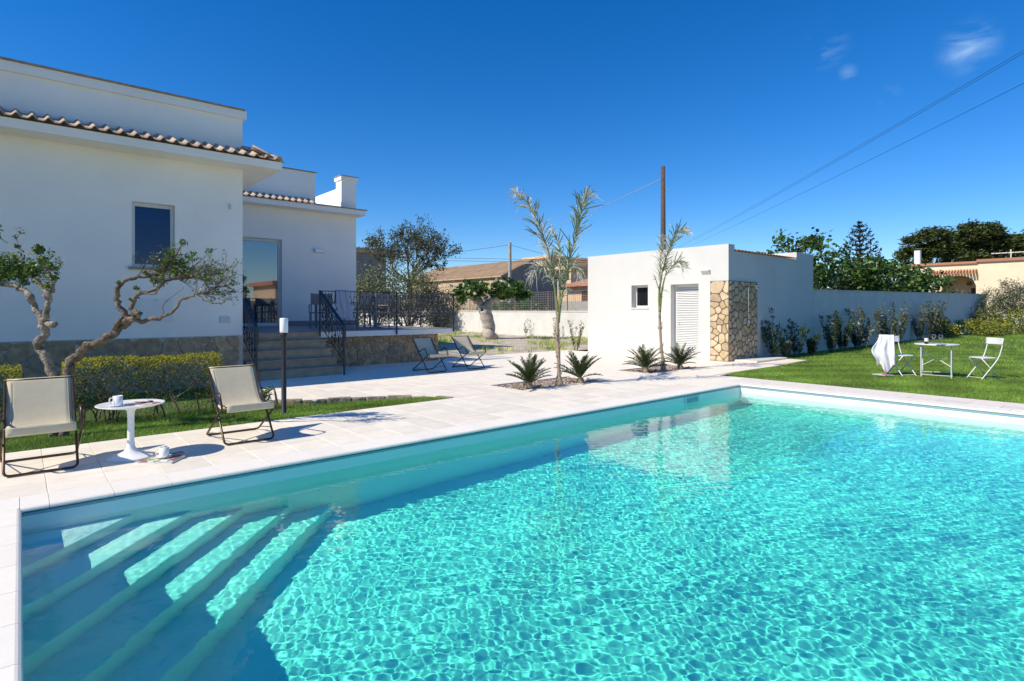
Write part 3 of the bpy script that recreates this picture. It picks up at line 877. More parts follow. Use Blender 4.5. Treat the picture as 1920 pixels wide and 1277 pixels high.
for i in range(3):                                       # hip
    a = Vector((EV1 - .02, EV0 + .02, 4.50)).lerp(Vector((3.46, 12.45, 4.72)), i / 3); b = Vector((EV1 - .02, EV0 + .02, 4.50)).lerp(Vector((3.46, 12.45, 4.72)), (i + 1.15) / 3)
    d = (b - a).normalized(); side = d.cross(Vector((0, 0, 1))).normalized(); upv = side.cross(d)
    mb = MB(); v = []
    for p, r in ((a, .085), (b, .072)):
        for rr in (r, r - .014):
            for k in range(9):
                th = math.pi * k / 8; v.append(p + side * math.cos(th) * rr + upv * (math.sin(th) * rr + .015 * i))
    fs = []
    for k in range(8): fs += [(k, k + 1, 18 + k + 1, 18 + k), (9 + k + 1, 9 + k, 27 + k, 27 + k + 1), (9 + k, 9 + k + 1, k + 1, k), (18 + k, 18 + k + 1, 27 + k + 1, 27 + k)]
    vpart(mb.add(v, fs), 'ridge_tile', m_rooftile, None, True)
# window
wd = vpart(MB().box(WX0 + .002, WX1 - .002, 12.50, 12.545, WZ1 - .07, WZ1 - .002), 'window', m_frame)
MB().box(WX0 + .003, WX0 + .06, 12.502, 12.543, WZ0 + .003, WZ1 - .072).build('frame', m_frame, wd)
MB().box(WX1 - .06, WX1 - .003, 12.502, 12.543, WZ0 + .003, WZ1 - .072).build('frame', m_frame, wd)
MB().box(WX0 + .061, WX1 - .061, 12.502, 12.543, WZ0 + .003, WZ0 + .06).build('frame', m_frame, wd)
MB().box(WX0 + .05, WX1 - .05, 12.520, 12.526, WZ0 + .05, WZ1 - .06).build('pane', m_pane, wd)
MB().box(WX0 - .05, WX1 + .05, 12.34, 12.497, WZ0 - .05, WZ0 - .002).build('sill', m_cap, wd)
for ch in [wd] : ch.matrix_parent_inverse = VI
# meter hatch, vent cover and a small wall sensor
h = vpart(MB().box(1.63, 2.24, 12.384, 12.398, 1.18, 1.70), 'hatch', m_stucco)
MB().box(1.67, 2.20, 12.376, 12.3835, 1.22, 1.66).build('hatch_door', m_white, h)
MB().box(1.90, 1.95, 12.366, 12.3755, 1.62, 1.65).build('latch', m_cover, h)
v_ = vpart(MB().box(3.02, 3.20, 12.380, 12.398, 1.19, 1.32), 'vent_cover', m_cover)
for i in range(4): MB().box(3.035, 3.185, 12.376, 12.3795, 1.205 + i * .028, 1.22 + i * .028).build('slat', m_frame, v_)
vpart(MB().box(3.19, 3.225, 12.352, 12.398, 3.48, 3.58), 'sensor', m_cover)

# wing set back behind the terrace
YW = 18.6
XW0, XW1 = 3.46, 8.90
DX0, DX1, DZ1 = 5.02, 6.36, 3.70
mb = wall_holes(MB(), (XW0, YW, Z_T), (1, 0, 0), (0, 0, 1), XW1 - XW0, 5.0 - Z_T, [(DX0 - XW0, DX1 - XW0, 0.002, DZ1 - Z_T)], .20)
mb.quad((XW1, YW, -.2), (XW1, 27, -.2), (XW1, 27, 5.0), (XW1, YW, 5.0)); mb.quad((XW1, 27, -.2), (XW0, 27, -.2), (XW0, 27, 5.0), (XW1, 27, 5.0))
mb.quad((XW0, YW, 5.0), (XW1, YW, 5.0), (XW1, 27, 5.0), (XW0, 27, 5.0)); mb.quad((XW0, YW, -.2), (XW1, YW, -.2), (XW1, YW, Z_T), (XW0, YW, Z_T))
vpart(mb, 'wall', m_stucco)
vpart(MB().box(XW0, 9.02, YW - .5, YW - .002, 4.70, 4.86), 'fascia', m_stucco)
vpart(MB().box(XW1 + .002, 9.02, YW, 27, 4.70, 4.86), 'fascia', m_stucco)
vpart(MB().box(7.30, 9.06, YW - .54, YW - .002, 4.863, 4.89), 'cap_tile', m_cap)
for i in range(19):
    o = share(t0, 'roof_tile', villa, (7.30 - .205 - .2 * i, YW - .57, 4.865)); o.matrix_parent_inverse = VI
vpart(MB().box(XW0, 7.45, YW - .001, YW + .25, 5.002, 6.0), 'parapet', m_stucco)
vpart(MB().box(XW0, 7.49, YW - .05, YW + .28, 6.003, 6.03), 'cap_tile', m_cap)
vpart(MB().box(8.36, 8.90, YW - .0005, YW + .45, 5.002, 5.92), 'corner_pillar', m_stucco)
vpart(MB().box(8.32, 8.95, YW - .06, YW + .50, 5.922, 6.05), 'pillar_cap', m_stucco)
vpart(MB().box(8.30, 8.97, YW - .08, YW + .52, 6.052, 6.075), 'cap_tile', m_cap)
vpart(MB().box(8.62, 8.90, YW + .452, 27, 5.002, 5.80), 'parapet', m_stucco)
vpart(MB().box(XW0, XW1 - .0, YW - .03, YW - .001, Z_T + .001, Z_T + .14), 'skirting', m_terracefloor) if False else None
vpart(MB().box(DX1 + .01, XW1, YW - .03, YW - .001, Z_T + .003, Z_T + .16), 'skirting', m_terracefloor)
dr = vpart(MB().box(DX0 + .002, DX1 - .002, YW + .10, YW + .16, DZ1 - .10, DZ1 - .003), 'terrace_door', m_frame)
MB().box(DX0 + .003, DX0 + .10, YW + .102, YW + .158, Z_T + .01, DZ1 - .102).build('frame', m_frame, dr)
MB().box(DX1 - .10, DX1 - .003, YW + .102, YW + .158, Z_T + .01, DZ1 - .102).build('frame', m_frame, dr)
MB().box(DX0 + .101, DX1 - .101, YW + .102, YW + .158, Z_T + .01, Z_T + .11).build('frame', m_frame, dr)
MB().box(DX0 + .09, DX1 - .09, YW + .125, YW + .132, Z_T + .10, DZ1 - .09).build('pane', m_doorpane, dr)
MB().box(DX0 + .13, DX0 + .15, YW + .07, YW + .101, 1.95, 2.10).build('handle', m_chrome, dr)
wl_ = vpart(MB().box(7.40, 7.72, YW - .09, YW - .001, 3.36, 3.48), 'wall_light', m_cover)
MB().box(7.42, 7.70, YW - .10, YW - .091, 3.375, 3.465).build('lens', m_opal, wl_)

# ------------------------------------------------------------------ terrace and steps
SX0, SX1, SY0 = 3.55, 5.52, 12.16
terrace = empty('terrace', (7.4, 13.8, 0), label='raised terrace on a rough stone base with white slab edge', cat='terrace')
TI = Matrix.Translation((-7.4, -13.8, 0))
def tpart(mb, name, mat, parent=None):
    o = mb.build(name, mat, parent or terrace)
    if parent is None: o.matrix_parent_inverse = TI
    return o
tpart(MB().box(XW0, 9.36, 13.40, YW - .002, Z_T - .15, Z_T - .012), 'slab', m_stucco)
tpart(MB().box(XW0, 9.37, 13.385, YW - .002, Z_T - .010, Z_T), 'floor', m_terracefloor)
bs_ = tpart(MB().box(SX1 + .002, 9.15, 13.84, YW - .4, -.25, Z_T - .152), 'stone_base', m_mortar)
stones(bs_, (SX1 + .05, 13.84, -.05), (1, 0, 0), (0, 0, 1), 9.15 - SX1 - .05, .82, 58, m_stone_w, .022, .03, 8)
stones(bs_, (9.15, 13.86, -.05), (0, 1, 0), (0, 0, 1), 4.0, .82, 44, m_stone_w, .022, .03, 9)
steps = empty('entrance_steps', (4.5, 12.3, 0), label='flight of brown stone steps between two steel railings', cat='steps')
SI = Matrix.Translation((-4.5, -12.3, 0))
rise = Z_T / 5
for k in range(5):
    y0 = SY0 + .30 * k; z0, z1 = rise * k, rise * (k + 1)
    tip = k == 4
    o = MB().box(SX0, SX1 - .03, y0 + .03, 13.398 if not tip else 13.384, z0 if k else -.05, z1 - (.032 if not tip else .012)).build('riser', m_step, steps); o.matrix_parent_inverse = SI
    if not tip:
        o = MB().cbox(SX0 - .02, SX1, y0, 13.397, z1 - .030, z1, .005).build('tread', m_step, steps); o.matrix_parent_inverse = SI

# ------------------------------------------------------------------ wrought railings
def spiral(c, r0, turns, s, n=14):
    return [(c[0] + s * r0 * (1 - .62 * i / n) * math.cos(2 * math.pi * turns * i / n - math.pi / 2), 0, c[1] + r0 * (1 - .62 * i / n) * math.sin(2 * math.pi * turns * i / n - math.pi / 2)) for i in range(n + 1)]
def baluster_mb(h=.80):
    mb = MB(); r = .0075
    mb.tube([(0, 0, 0), (0, 0, .16 * h)], r, 5)
    for s in (-1, 1):
        pts = bez([(0, 0, .16 * h), (s * .035, 0, .24 * h), (s * .055, 0, .33 * h), (s * .012, 0, .44 * h), (s * .018, 0, .54 * h), (s * .058, 0, .68 * h), (s * .040, 0, .82 * h), (s * .035, 0, h)], 4)
        mb.tube(pts, r, 5)
        mb.tube([Vector(p) for p in spiral((s * .036, .445 * h), .030, 1.1, s)], r * .8, 4)
        mb.tube([Vector(p) for p in spiral((s * .036, .235 * h), .026, 1.1, s)], r * .8, 4)
        mb.tube([Vector(p) for p in spiral((s * .030, .845 * h), .022, 1.1, -s)], r * .8, 4)
    return mb
bal = None
def baluster(parent, loc, rz=0, scz=1.0):
    global bal
    if bal is None:
        bal = baluster_mb().build('baluster', m_steel, parent); bal.location = loc; bal.rotation_euler = (0, 0, rz); bal.scale = (1, 1, scz); return bal
    return share(bal, 'baluster', parent, loc, (0, 0, rz), (1, 1, scz))
RZ = 1.915 - Z_T
tr_ = empty('terrace_railing', (5.47, 13.39, Z_T), label='dark wrought steel railing with scrolls around the terrace', cat='railing')
L1 = 9.38 - 5.47
MB().box(-.02, L1 + .02, -.02, .02, RZ - .02, RZ).build('top_rail', m_steel, tr_)
MB().box(0, L1, -.010, .010, .155, .170).build('bottom_rail', m_steel, tr_)
MB().box(-.02, .02, .021, 5.18, RZ - .0201, RZ - .0001).build('top_rail', m_steel, tr_).location.x = L1
MB().box(-.010, .010, .011, 5.15, .155, .170).build('bottom_rail', m_steel, tr_).location.x = L1
for x, zlow in ((0, -.12), (2.08, -.13), (L1, -.10)):
    MB().box(x - .017, x + .017, -.028, .008, zlow, RZ - .0205).build('post', m_steel, tr_)
for y in (1.75, 3.4, 5.16):
    MB().box(L1 - .017, L1 + .017, y - .017, y + .017, 0, RZ - .0205).build('post', m_steel, tr_)
for i in range(23):
    x = .10 + i * .164
    if abs(x - 2.08) > .04: baluster(tr_, (x, 0, .17))
for i in range(31):
    baluster(tr_, (L1, .12 + i * .164, .17), R(90))
def stair_rail(x, label, newel_dx):
    r_ = empty('stair_railing', (x, 12.05, 0), label=label, cat='railing', group='railings of the entrance steps')
    y0, y1 = 0.0, 1.36; z0, z1 = 1.09, 1.90
    sl = (z1 - z0) / (y1 - y0)
    mb = MB(); w = .032
    mb.add([(-w, y0, z0 - .02), (w, y0, z0 - .02), (w, y1, z1 - .02), (-w, y1, z1 - .02), (-w, y0, z0 + .022), (w, y0, z0 + .022), (w, y1, z1 + .022), (-w, y1, z1 + .022)],
           [(3, 2, 1, 0), (4, 5, 6, 7), (0, 1, 5, 4), (1, 2, 6, 5), (2, 3, 7, 6), (3, 0, 4, 7)])
    mb.build('handrail', m_steel, r_)
    MB().tube([(0, y0, z0 - .80), (0, y1, z1 - .80)], .011, 5).build('bottom_rail', m_steel, r_)
    MB().tube([(0, y0, z0 - .13), (0, y1, z1 - .13)], .009, 5).build('upper_rail', m_steel, r_)
    MB().box(-.03, .03, -.03, .03, z0 - .34, z0 - .021).build('newel_cap', m_steel, r_)
    MB().box(-.015, .015, -.015, .015, 0, z0 - .342).build('post', m_steel, r_)
    MB().box(-.017, .017, y1 - .017, y1 + .017, z1 - 1.0, z1 - .021).build('post', m_steel, r_)
    for i in range(7):
        y = .12 + i * .178
        baluster(r_, (0, y, z0 + sl * y - .80), R(90), .84)
    return r_
stair_rail(3.62, 'steel stair railing on the house-wall side of the steps', 0)
stair_rail(5.48, 'steel stair railing with a towel hung behind it, terrace side of the steps', 0)

# cloth helper: sheet from a function (u,v) -> point
def sheet(fn, nu, nv, th=.004):
    mb = MB(); v = [fn(i / nu, j / nv) for i in range(nu + 1) for j in range(nv + 1)]
    fs = [(i * (nv + 1) + j, (i + 1) * (nv + 1) + j, (i + 1) * (nv + 1) + j + 1, i * (nv + 1) + j + 1) for i in range(nu) for j in range(nv)]
    return mb.add(v, fs)
def solidify(o, th):
    md = o.modifiers.new('thick', 'SOLIDIFY'); md.thickness = th; md.offset = 0
    return o
def tw(u, v):
    # over the top rail of the terrace railing, long fall on the near side
    s = (v - .30) * 1.02
    x = 6.02 + (u - .5) * (.34 + .10 * max(0, s)) + .16 * max(0, s) * .6
    if s < 0: y, z = 13.39 + .028 + .01 * abs(s), 1.935 + s
    else: y, z = 13.39 - .030 - .12 * s * s, 1.935 - s * .97
    if abs(s) < .03: y, z = 13.39, 1.938
    f = .016 * math.sin(u * 15 + v * 2.2) + .010 * math.sin(u * 27 - v * 4)
    return (x + .01 * math.sin(v * 9), y - f - (.016 if s > 0 else -.016), z + .012 * math.sin(u * 9) * (s > .4))
o = sheet(tw, 18, 26).build('towel', m_greytowel, None, True); solidify(o, .006)
tag(o, 'grey blue towel hanging over the terrace railing', 'towel')

# terrace furniture
def dining_chair(loc, rz, label):
    t_ = empty('dining_chair', loc, rz, label, 'chair', 'grey woven chairs on the terrace')
    MB().cbox(-.25, .25, -.24, .24, .42, .46, .01).build('seat', m_dkgrey, t_)
    MB().add([(-.25, .22, .66), (.25, .22, .66), (.25, .25, .66), (-.25, .25, .66), (-.25, .29, .96), (.25, .29, .96), (.25, .32, .96), (-.25, .32, .96)], [(3, 2, 1, 0), (4, 5, 6, 7), (0, 1, 5, 4), (1, 2, 6, 5), (2, 3, 7, 6), (3, 0, 4, 7)]).build('backrest', m_dkgrey, t_)
    for sx in (-1, 1):
        MB().box(sx * .24 - .016, sx * .24 + .016, -.235, -.205, 0, .42).build('leg', m_dkgrey, t_)
        MB().tube([(sx * .262, .23, 0), (sx * .262, .23, .46), (sx * .262, .31, .98)], .019, 5).build('leg', m_dkgrey, t_)
        MB().box(sx * .262 - .02, sx * .262 + .02, -.24, .215, .64, .665).build('armrest', m_dkgrey, t_)
        MB().box(sx * .262 - .012, sx * .262 + .012, -.235, -.21, .421, .639).build('arm_support', m_dkgrey, t_)
    return t_
dining_chair((7.05, 14.65, Z_T), R(205), 'grey woven terrace chair right beside the hanging towel')
dining_chair((7.68, 14.75, Z_T), R(190), 'grey woven terrace chair closest to the middle railing post')
dining_chair((6.30, 15.4, Z_T), R(165), 'grey woven terrace chair partly hidden behind the stair handrail')
dt = empty('dining_table', (7.3, 15.9, Z_T), 0, 'grey dining table behind the terrace railing', 'table')
MB().cbox(-.85, .85, -.45, .45, .71, .75, .008).build('table_top', m_dkgrey, dt)
for sx in (-1, 1):
    for sy in (-1, 1): MB().box(sx * .76 - .03, sx * .76 + .03, sy * .38 - .03, sy * .38 + .03, 0, .709).build('leg', m_dkgrey, dt)

# =================================================================== POOL HOUSE
PHX, PHY, PHY2, PHX2, PHZ = 15.0, 8.06, 13.27, 20.8, 3.30
ph = empty('pool_house', (PHX, PHY, 0), label='small white pool house with louvred door and stone shower corner', cat='pool house')
PI_ = Matrix.Translation((-PHX, -PHY, 0))
def ppart(mb, name, mat, parent=None, smooth=False):
    o = mb.build(name, mat, parent or ph, smooth)
    if parent is None: o.matrix_parent_inverse = PI_
    return o
W_ = PHY2 - PHY
def fy(y): return PHY2 - y                                # position along the front wall measured from its left end
mb = wall_holes(MB(), (PHX, PHY2, 0), (0, -1, 0), (0, 0, 1), W_, PHZ, [(fy(11.40), fy(10.76), 1.52, 2.24), (fy(9.93), fy(8.99), 0.02, 2.22)], .32)
e = .34
mb.quad((PHX + e, PHY, 3.12), (PHX + e, PHY2, 3.12), (PHX + e, PHY2, PHZ), (PHX + e, PHY, PHZ))
mb.quad((PHX, PHY, PHZ), (PHX + e, PHY, PHZ), (PHX + e, PHY2, PHZ), (PHX, PHY2, PHZ))
mb.quad((PHX, PHY, 0), (PHX2, PHY, 0), (PHX2, PHY, 3.12), (PHX, PHY, 3.12)); mb.quad((PHX, PHY, 3.12), (PHX + e, PHY, 3.12), (PHX + e, PHY, PHZ), (PHX, PHY, PHZ))
mb.quad((PHX2, PHY, 0), (PHX2, PHY2, 0), (PHX2, PHY2, 3.12), (PHX2, PHY, 3.12)); mb.quad((PHX2, PHY2, 0), (PHX, PHY2, 0), (PHX, PHY2, 3.12), (PHX2, PHY2, 3.12)); mb.quad((PHX, PHY2, 3.12), (PHX, PHY2, PHZ), (PHX + e, PHY2, PHZ), (PHX + e, PHY2, 3.12))
mb.quad((PHX + e, PHY, 3.12), (PHX2, PHY, 3.12), (PHX2, PHY2, 3.12), (PHX + e, PHY2, 3.12))
wl_o = ppart(mb, 'wall', m_stucco2)
# softly rounded parapet top
ppart(MB().tube([(PHX + e / 2, PHY + .002, PHZ - .055), (PHX + e / 2, PHY2 - .002, PHZ - .055)], .0), 'x', m_stucco2) if False else None
# tile edge over the side wall and the raised end
for i in range(20):
    x0 = PHX + e + .04 + i * .2
    o = ppart(MB().add([(p[0], p[1], p[2]) for p in [(x0, PHY - .06, 3.125), (x0 + .195, PHY - .06, 3.125), (x0 + .195, PHY + .40, 3.20), (x0, PHY + .40, 3.20), (x0 + .02, PHY - .06, 3.165), (x0 + .175, PHY - .06, 3.165), (x0 + .175, PHY + .40, 3.24), (x0 + .02, PHY + .40, 3.24)]],
                       [(3, 2, 1, 0), (4, 5, 6, 7), (0, 1, 5, 4), (1, 2, 6, 5), (2, 3, 7, 6), (3, 0, 4, 7)]), 'roof_tile', m_redtile)
ppart(MB().box(19.45, PHX2 - .001, PHY - .0008, PHY + .9, 3.122, 3.36), 'parapet', m_stucco2)
# window
pw = ppart(MB().box(PHX + .20, PHX + .25, 10.762, 11.398, 2.17, 2.238), 'window', m_white)
for (a, b, c, d) in ((10.763, 10.83, 1.523, 2.168), (11.33, 11.397, 1.523, 2.168), (10.831, 11.329, 1.523, 1.585)):
    MB().box(PHX + .202, PHX + .248, a, b, c, d).build('frame', m_white, pw)
MB().box(PHX + .222, PHX + .228, 10.82, 11.34, 1.57, 2.18).build('pane', m_pane_dark, pw)
MB().box(PHX - .03, PHX + .198, 10.74, 11.42, 1.485, 1.518).build('sill', m_white, pw)
# louvred door
pd = ppart(MB().box(PHX + .22, PHX + .27, 8.992, 9.06, .03, 2.218), 'louvre_door', m_white)
MB().box(PHX + .22, PHX + .27, 9.86, 9.928, .03, 2.218).build('stile', m_white, pd)
MB().box(PHX + .22, PHX + .27, 9.061, 9.859, 2.13, 2.217).build('rail', m_white, pd)
MB().box(PHX + .22, PHX + .27, 9.061, 9.859, .03, .12).build('rail', m_white, pd)
MB().box(PHX + .252, PHX + .256, 9.061, 9.859, .121, 2.129).build('backing', m_cover, pd)
sl0 = MB().add([(-.012, 0, 0), (-.012, .796, 0), (.036, .796, .052), (.036, 0, .052), (-.016, 0, .008), (-.016, .796, .008), (.030, .796, .056), (.030, 0, .056)], [(0, 1, 2, 3), (7, 6, 5, 4), (0, 4, 5, 1), (2, 6, 7, 3), (0, 3, 7, 4), (1, 5, 6, 2)]).build('slat', m_white, pd)
sl0.location = (PHX + .212, 9.062, .125)
for i in range(1, 38): share(sl0, 'slat', pd, (PHX + .212, 9.062, .125 + i * .0525))
MB().box(PHX + .17, PHX + .2195, 9.74, 9.76, 1.02, 1.04).build('handle', m_chrome, pd)
# wedge shaped up-light
lw_ = ppart(MB().add([(PHX - .001, 8.60, 2.47), (PHX - .001, 8.88, 2.47), (PHX - .001, 8.88, 2.60), (PHX - .001, 8.60, 2.60), (PHX - .11, 8.62, 2.575), (PHX - .11, 8.86, 2.575), (PHX - .11, 8.86, 2.60), (PHX - .11, 8.62, 2.60)],
                     [(0, 1, 2, 3), (7, 6, 5, 4), (0, 4, 5, 1), (2, 6, 7, 3), (0, 3, 7, 4), (1, 5, 6, 2)]), 'wall_light', m_white)
# stone clad shower corner
cl = ppart(MB().box(PHX - .030, PHX - .001, PHY - .030, 8.60, 0, 2.27), 'shower_cladding', m_mortar_d)
cl2 = ppart(MB().box(PHX, 16.64, PHY - .030, PHY - .001, 0, 2.27), 'shower_cladding', m_mortar_d)
stones(cl, (PHX - .030, 8.60, .0), (0, -1, 0), (0, 0, 1), .57, 2.27, 32, m_stone_s, .022, .018, 4)
stones(cl2, (PHX - .02, PHY - .030, .0), (1, 0, 0), (0, 0, 1), 1.66, 2.27, 92, m_stone_s, .034, .018, 6)
sh = ppart(MB().tube(bez([(16.02, PHY - .06, 1.05), (16.02, PHY - .06, 2.0), (16.02, PHY - .075, 2.12), (16.02, PHY - .20, 2.15), (16.02, PHY - .34, 2.12)], 5), .011, 7), 'shower_pipe', m_chrome, None, True)
MB().lathe([(.012, .05), (.02, .03), (.075, .012), (.075, 0)], 16, (16.02, PHY - .34, 2.06)).build('shower_head', m_chrome, sh, True)
MB().lathe([(.035, 0), (.035, .05), (.02, .06)], 12, (16.02, PHY - .075, 1.10)).build('tap', m_chrome, sh, True)
MB().lathe([(.028, 0), (.028, .05), (.02, .06)], 12, (16.02, PHY - .07, .55)).build('tap', m_chrome, sh, True)
# step slab before the shower
ppart(MB().cbox(15.2, 17.1, 7.35, 8.028, .004, .05, .01), 'shower_tray', m_tilepink)

# =================================================================== FURNITURE BY THE POOL
def sling_chair(loc, label, tube, fabric, group, rz=0.0, w=.255):
    t_ = empty('deck_chair', loc, rz, label, 'deck chair', group)
    r = .0115
    # long frame: floor bar in front, side tubes up to the top bar (y grows backwards)
    def rounded(pts, rad=.05):
        out = []
        P = [Vector(p) for p in pts]
        for i, p in enumerate(P):
            if i in (0, len(P) - 1): out.append(p); continue
            a, b = (P[i - 1] - p), (P[i + 1] - p); la, lb = a.length, b.length; q = min(rad, la * .45, lb * .45)
            s, e_ = p + a / la * q, p + b / lb * q
            for k in range(5):
                u = k / 4; out.append(s * (1 - u) ** 2 + p * 2 * u * (1 - u) + e_ * u * u)
        return out
    MB().tube(rounded([(-w, .70, .77), (-w, .0, r), (w, .0, r), (w, .70, .77)]), r, 7).build('back_frame', tube, t_, True)
    MB().tube([(-w, .70, .77), (w, .70, .77)], r, 7).build('top_bar', tube, t_, True)
    wi = w + .03
    MB().tube(rounded([(-wi, -.015, .40), (-wi, .66, r), (wi, .66, r), (wi, -.015, .40)]), r, 7).build('seat_frame', tube, t_, True)
    MB().tube([(-w, -.02, .415), (w, -.02, .415)], r, 7).build('front_bar', tube, t_, True)
    for s in (-1, 1):
        MB().tube(rounded([(s * wi, -.015, .40), (s * wi, .10, .565), (s * wi, .40, .455)], .06), r, 7).build('armrest', tube, t_, True)
        MB().tube([(s * w, .10, .12), (s * wi, .60, .045)], .005, 5).build('brace', tube, t_, True)
    prof = bez([(.705, .785), (.60, .64), (.50, .50), (.40, .395), (.30, .355), (.18, .36), (.06, .395), (-.02, .43), (-.036, .418), (-.036, .355)] and [(0, a, b) for a, b in [(.705, .785), (.60, .655), (.50, .525), (.40, .42), (.30, .372), (.18, .365), (.06, .395), (-.02, .43), (-.036, .414), (-.036, .352)]], 3)
    wf = w - .013
    n = len(prof); nu = 8
    mb = MB(); v = []
    for i in range(nu + 1):
        u = i / nu
        for k, p in enumerate(prof):
            sag = -.012 * math.sin(math.pi * u) * math.sin(math.pi * k / (n - 1))
            v.append((-wf + 2 * wf * u, p.y, p.z + sag))
    fs = [(i * n + k, i * n + k + 1, (i + 1) * n + k + 1, (i + 1) * n + k) for i in range(nu) for k in range(n - 1)]
    s_ = mb.add(v, fs).build('sling', fabric, t_, True); solidify(s_, .004)
    for sx in (-1, 1):
        sm = MB(); x0 = sx * (wf - .030)
        sm.add([(x0 + dx, p.y - .0035, p.z + .0040) for p in prof[1:-6] for dx in (-.0035, .0035)], [(2 * k, 2 * k + 1, 2 * k + 3, 2 * k + 2) for k in range(len(prof[1:-6]) - 1)])
        sm.build('seam', fabric, s_)
    return t_
sling_chair((.15, 6.55, .0015), 'cream sling deck chair with bronze frame in front of the gnarled tree', m_bronze, m_sling, 'sling deck chairs')
sling_chair((1.905, 6.57, .0015), 'cream sling deck chair with bronze frame beside the post lamp', m_bronze, m_sling, 'sling deck chairs')
sling_chair((7.33, 11.09, .0015), 'sling deck chair with black frame set before the stone terrace base', m_blacktube, m_sling, 'sling deck chairs')
sling_chair((8.48, 11.12, .0015), 'sling deck chair with black frame furthest from the house steps', m_blacktube, m_sling, 'sling deck chairs')

# side table
st = empty('side_table', (.83, 6.70, .0015), label='round white pedestal side table between the two near deck chairs', cat='table')
MB().lathe([(.215, 0), (.218, .004), (.19, .014), (.12, .03), (.06, .06), (.036, .10), (.030, .16), (.030, .40), (.034, .45), (.05, .475), (.11, .492)], 32).build('pedestal', m_whiteplastic, st, True)
MB().lathe([(.05, .478), (.16, .490), (.24, .503), (.288, .518), (.291, .523), (.287, .526), (.27, .520), (.05, .515)], 40).build('table_top', m_whiteplastic, st, True)
def mug(name, loc, rz, label, cat='cup', sq=False, h=.095, r=.042):
    t_ = empty(name, loc, rz, label, cat)
    MB().lathe([(r * .8, 0), (r * .95, .004), (r, .02), (r, h), (r - .004, h), (r - .004, .01), (.002, .008)], 20).build('bowl', m_whiteplastic, t_, True)
    MB().tube(bez([(r - .003, 0, h * .80), (r + .022, 0, h * .82), (r + .030, 0, h * .55), (r + .020, 0, h * .25), (r - .003, 0, h * .22)], 5), .0055, 6).build('handle', m_whiteplastic, t_, True)
    return t_
def saucer(loc, label):
    o = MB().lathe([(.035, 0), (.045, .002), (.075, .012), (.076, .014), (.07, .013), (.04, .006), (.002, .005)], 24).build('saucer', m_whiteplastic, None, True)
    o.location = loc; return tag(o, label, 'saucer')
ZT = .5168
saucer((.72, 6.66, ZT), 'white saucer under the mug on the side table')
mug('mug', (.72, 6.66, ZT + .0065), R(195), 'white mug standing on the round side table')
def magazine(name, loc, rz, w, h, th, mat, label, tilt=0):
    t_ = empty(name, loc, rz, label, 'magazine')
    MB().box(-w / 2, w / 2, -h / 2, h / 2, 0, th - .001).build('pages', m_pages, t_)
    MB().box(-w / 2 - .001, w / 2 + .001, -h / 2 - .001, h / 2 + .001, th - .0008, th + .0006).build('cover', mat, t_)
    return t_
magazine('magazine', (.93, 6.68, ZT), R(35), .20, .27, .005, m_mag2, 'reddish magazine lying on the white side table')
o = empty('sunglasses', (.965, 6.70, ZT + .0062), R(20), 'dark folded sunglasses on the reddish magazine', 'sunglasses')
for s in (-1, 1):
    MB().lathe([(.022, 0), (.026, .004), (.022, .008)], 12, (s * .033, 0, 0)).build('lens', m_bottle, o, True)
    MB().tube([(s * .062, 0, .006), (s * .058, .10, .008)], .003, 5).build('temple', m_blacktube, o)
MB().tube([(-.012, 0, .008), (.012, 0, .008)], .0025, 5).build('bridge', m_blacktube, o)
magazine('magazine', (1.035, 6.33, .0015), R(52), .24, .31, .016, m_mag1, 'green and white magazine on the paving beside the table foot')
magazine('magazine', (1.09, 6.36, .019), R(25), .19, .25, .006, m_mag2, 'reddish magazine under the mug on the paving')
saucer((1.055, 6.34, .0262), 'white saucer under the mug on the paving')
mug('mug', (1.055, 6.34, .0328), R(160), 'white mug standing on the magazines on the paving')
o = MB().cbox(-.05, .05, -.028, .028, 0, .028, .008).build('spectacle_case', m_dkgrey); o.location = (1.175, 6.36, .0262); o.rotation_euler = (0, 0, R(20)); tag(o, 'small dark grey spectacle case on the paving magazines', 'case')

# post lamp
lp = empty('post_lamp', (2.83, 8.2, -.04), label='black post lamp with white cylindrical shade on the lawn', cat='lamp')
MB().lathe([(.045, -.02), (.045, .01), (.034, .02), (.034, 1.05), (.030, 1.10), (.046, 1.13), (.046, 1.165)], 16).build('post', m_blacksteel, lp, True)
MB().lathe([(.054, 1.167), (.056, 1.18), (.056, 1.365), (.052, 1.372), (.01, 1.374)], 20).build('lamp_shade', m_opal, lp, True)

# =================================================================== BISTRO SET ON THE LAWN
bt = empty('bistro_table', tuple(at(1756, 700, 12.35))[:2] + (-.012,), R(-80), 'round white folding bistro table on the right-hand lawn', 'table')
MB().lathe([(.39, .70), (.40, .703), (.40, .722), (.392, .726), (.02, .727)], 36).build('table_top', m_white, bt, True)
for sx in (-1, 1):
    for sy, z1 in ((-1, .70), (1, .70)):
        MB().tube([(sx * .26, sy * .23, 0), (sx * .26, sy * .23, z1)], .011, 6).build('leg', m_white, bt)
    MB().tube([(sx * .26, -.23, .09), (sx * .26, .23, .09)], .007, 5).build('stretcher', m_white, bt)
MB().tube([(-.26, -.23, .06), (.26, -.23, .06)], .007, 5).build('stretcher', m_white, bt)
MB().tube([(-.26, .23, .09), (.26, .23, .09)], .007, 5).build('stretcher', m_white, bt)
for a, b in (((-.26, -.23, .25), (-.04, -.05, .39)), ((-.26, .23, .53), (-.04, -.05, .39)), ((.26, -.23, .25), (.04, -.05, .39)), ((.26, .23, .53), (.04, -.05, .39)), ((-.04, -.05, .39), (.04, -.05, .39))):
    MB().tube([a, b], .008, 5).build('brace', m_white, bt)
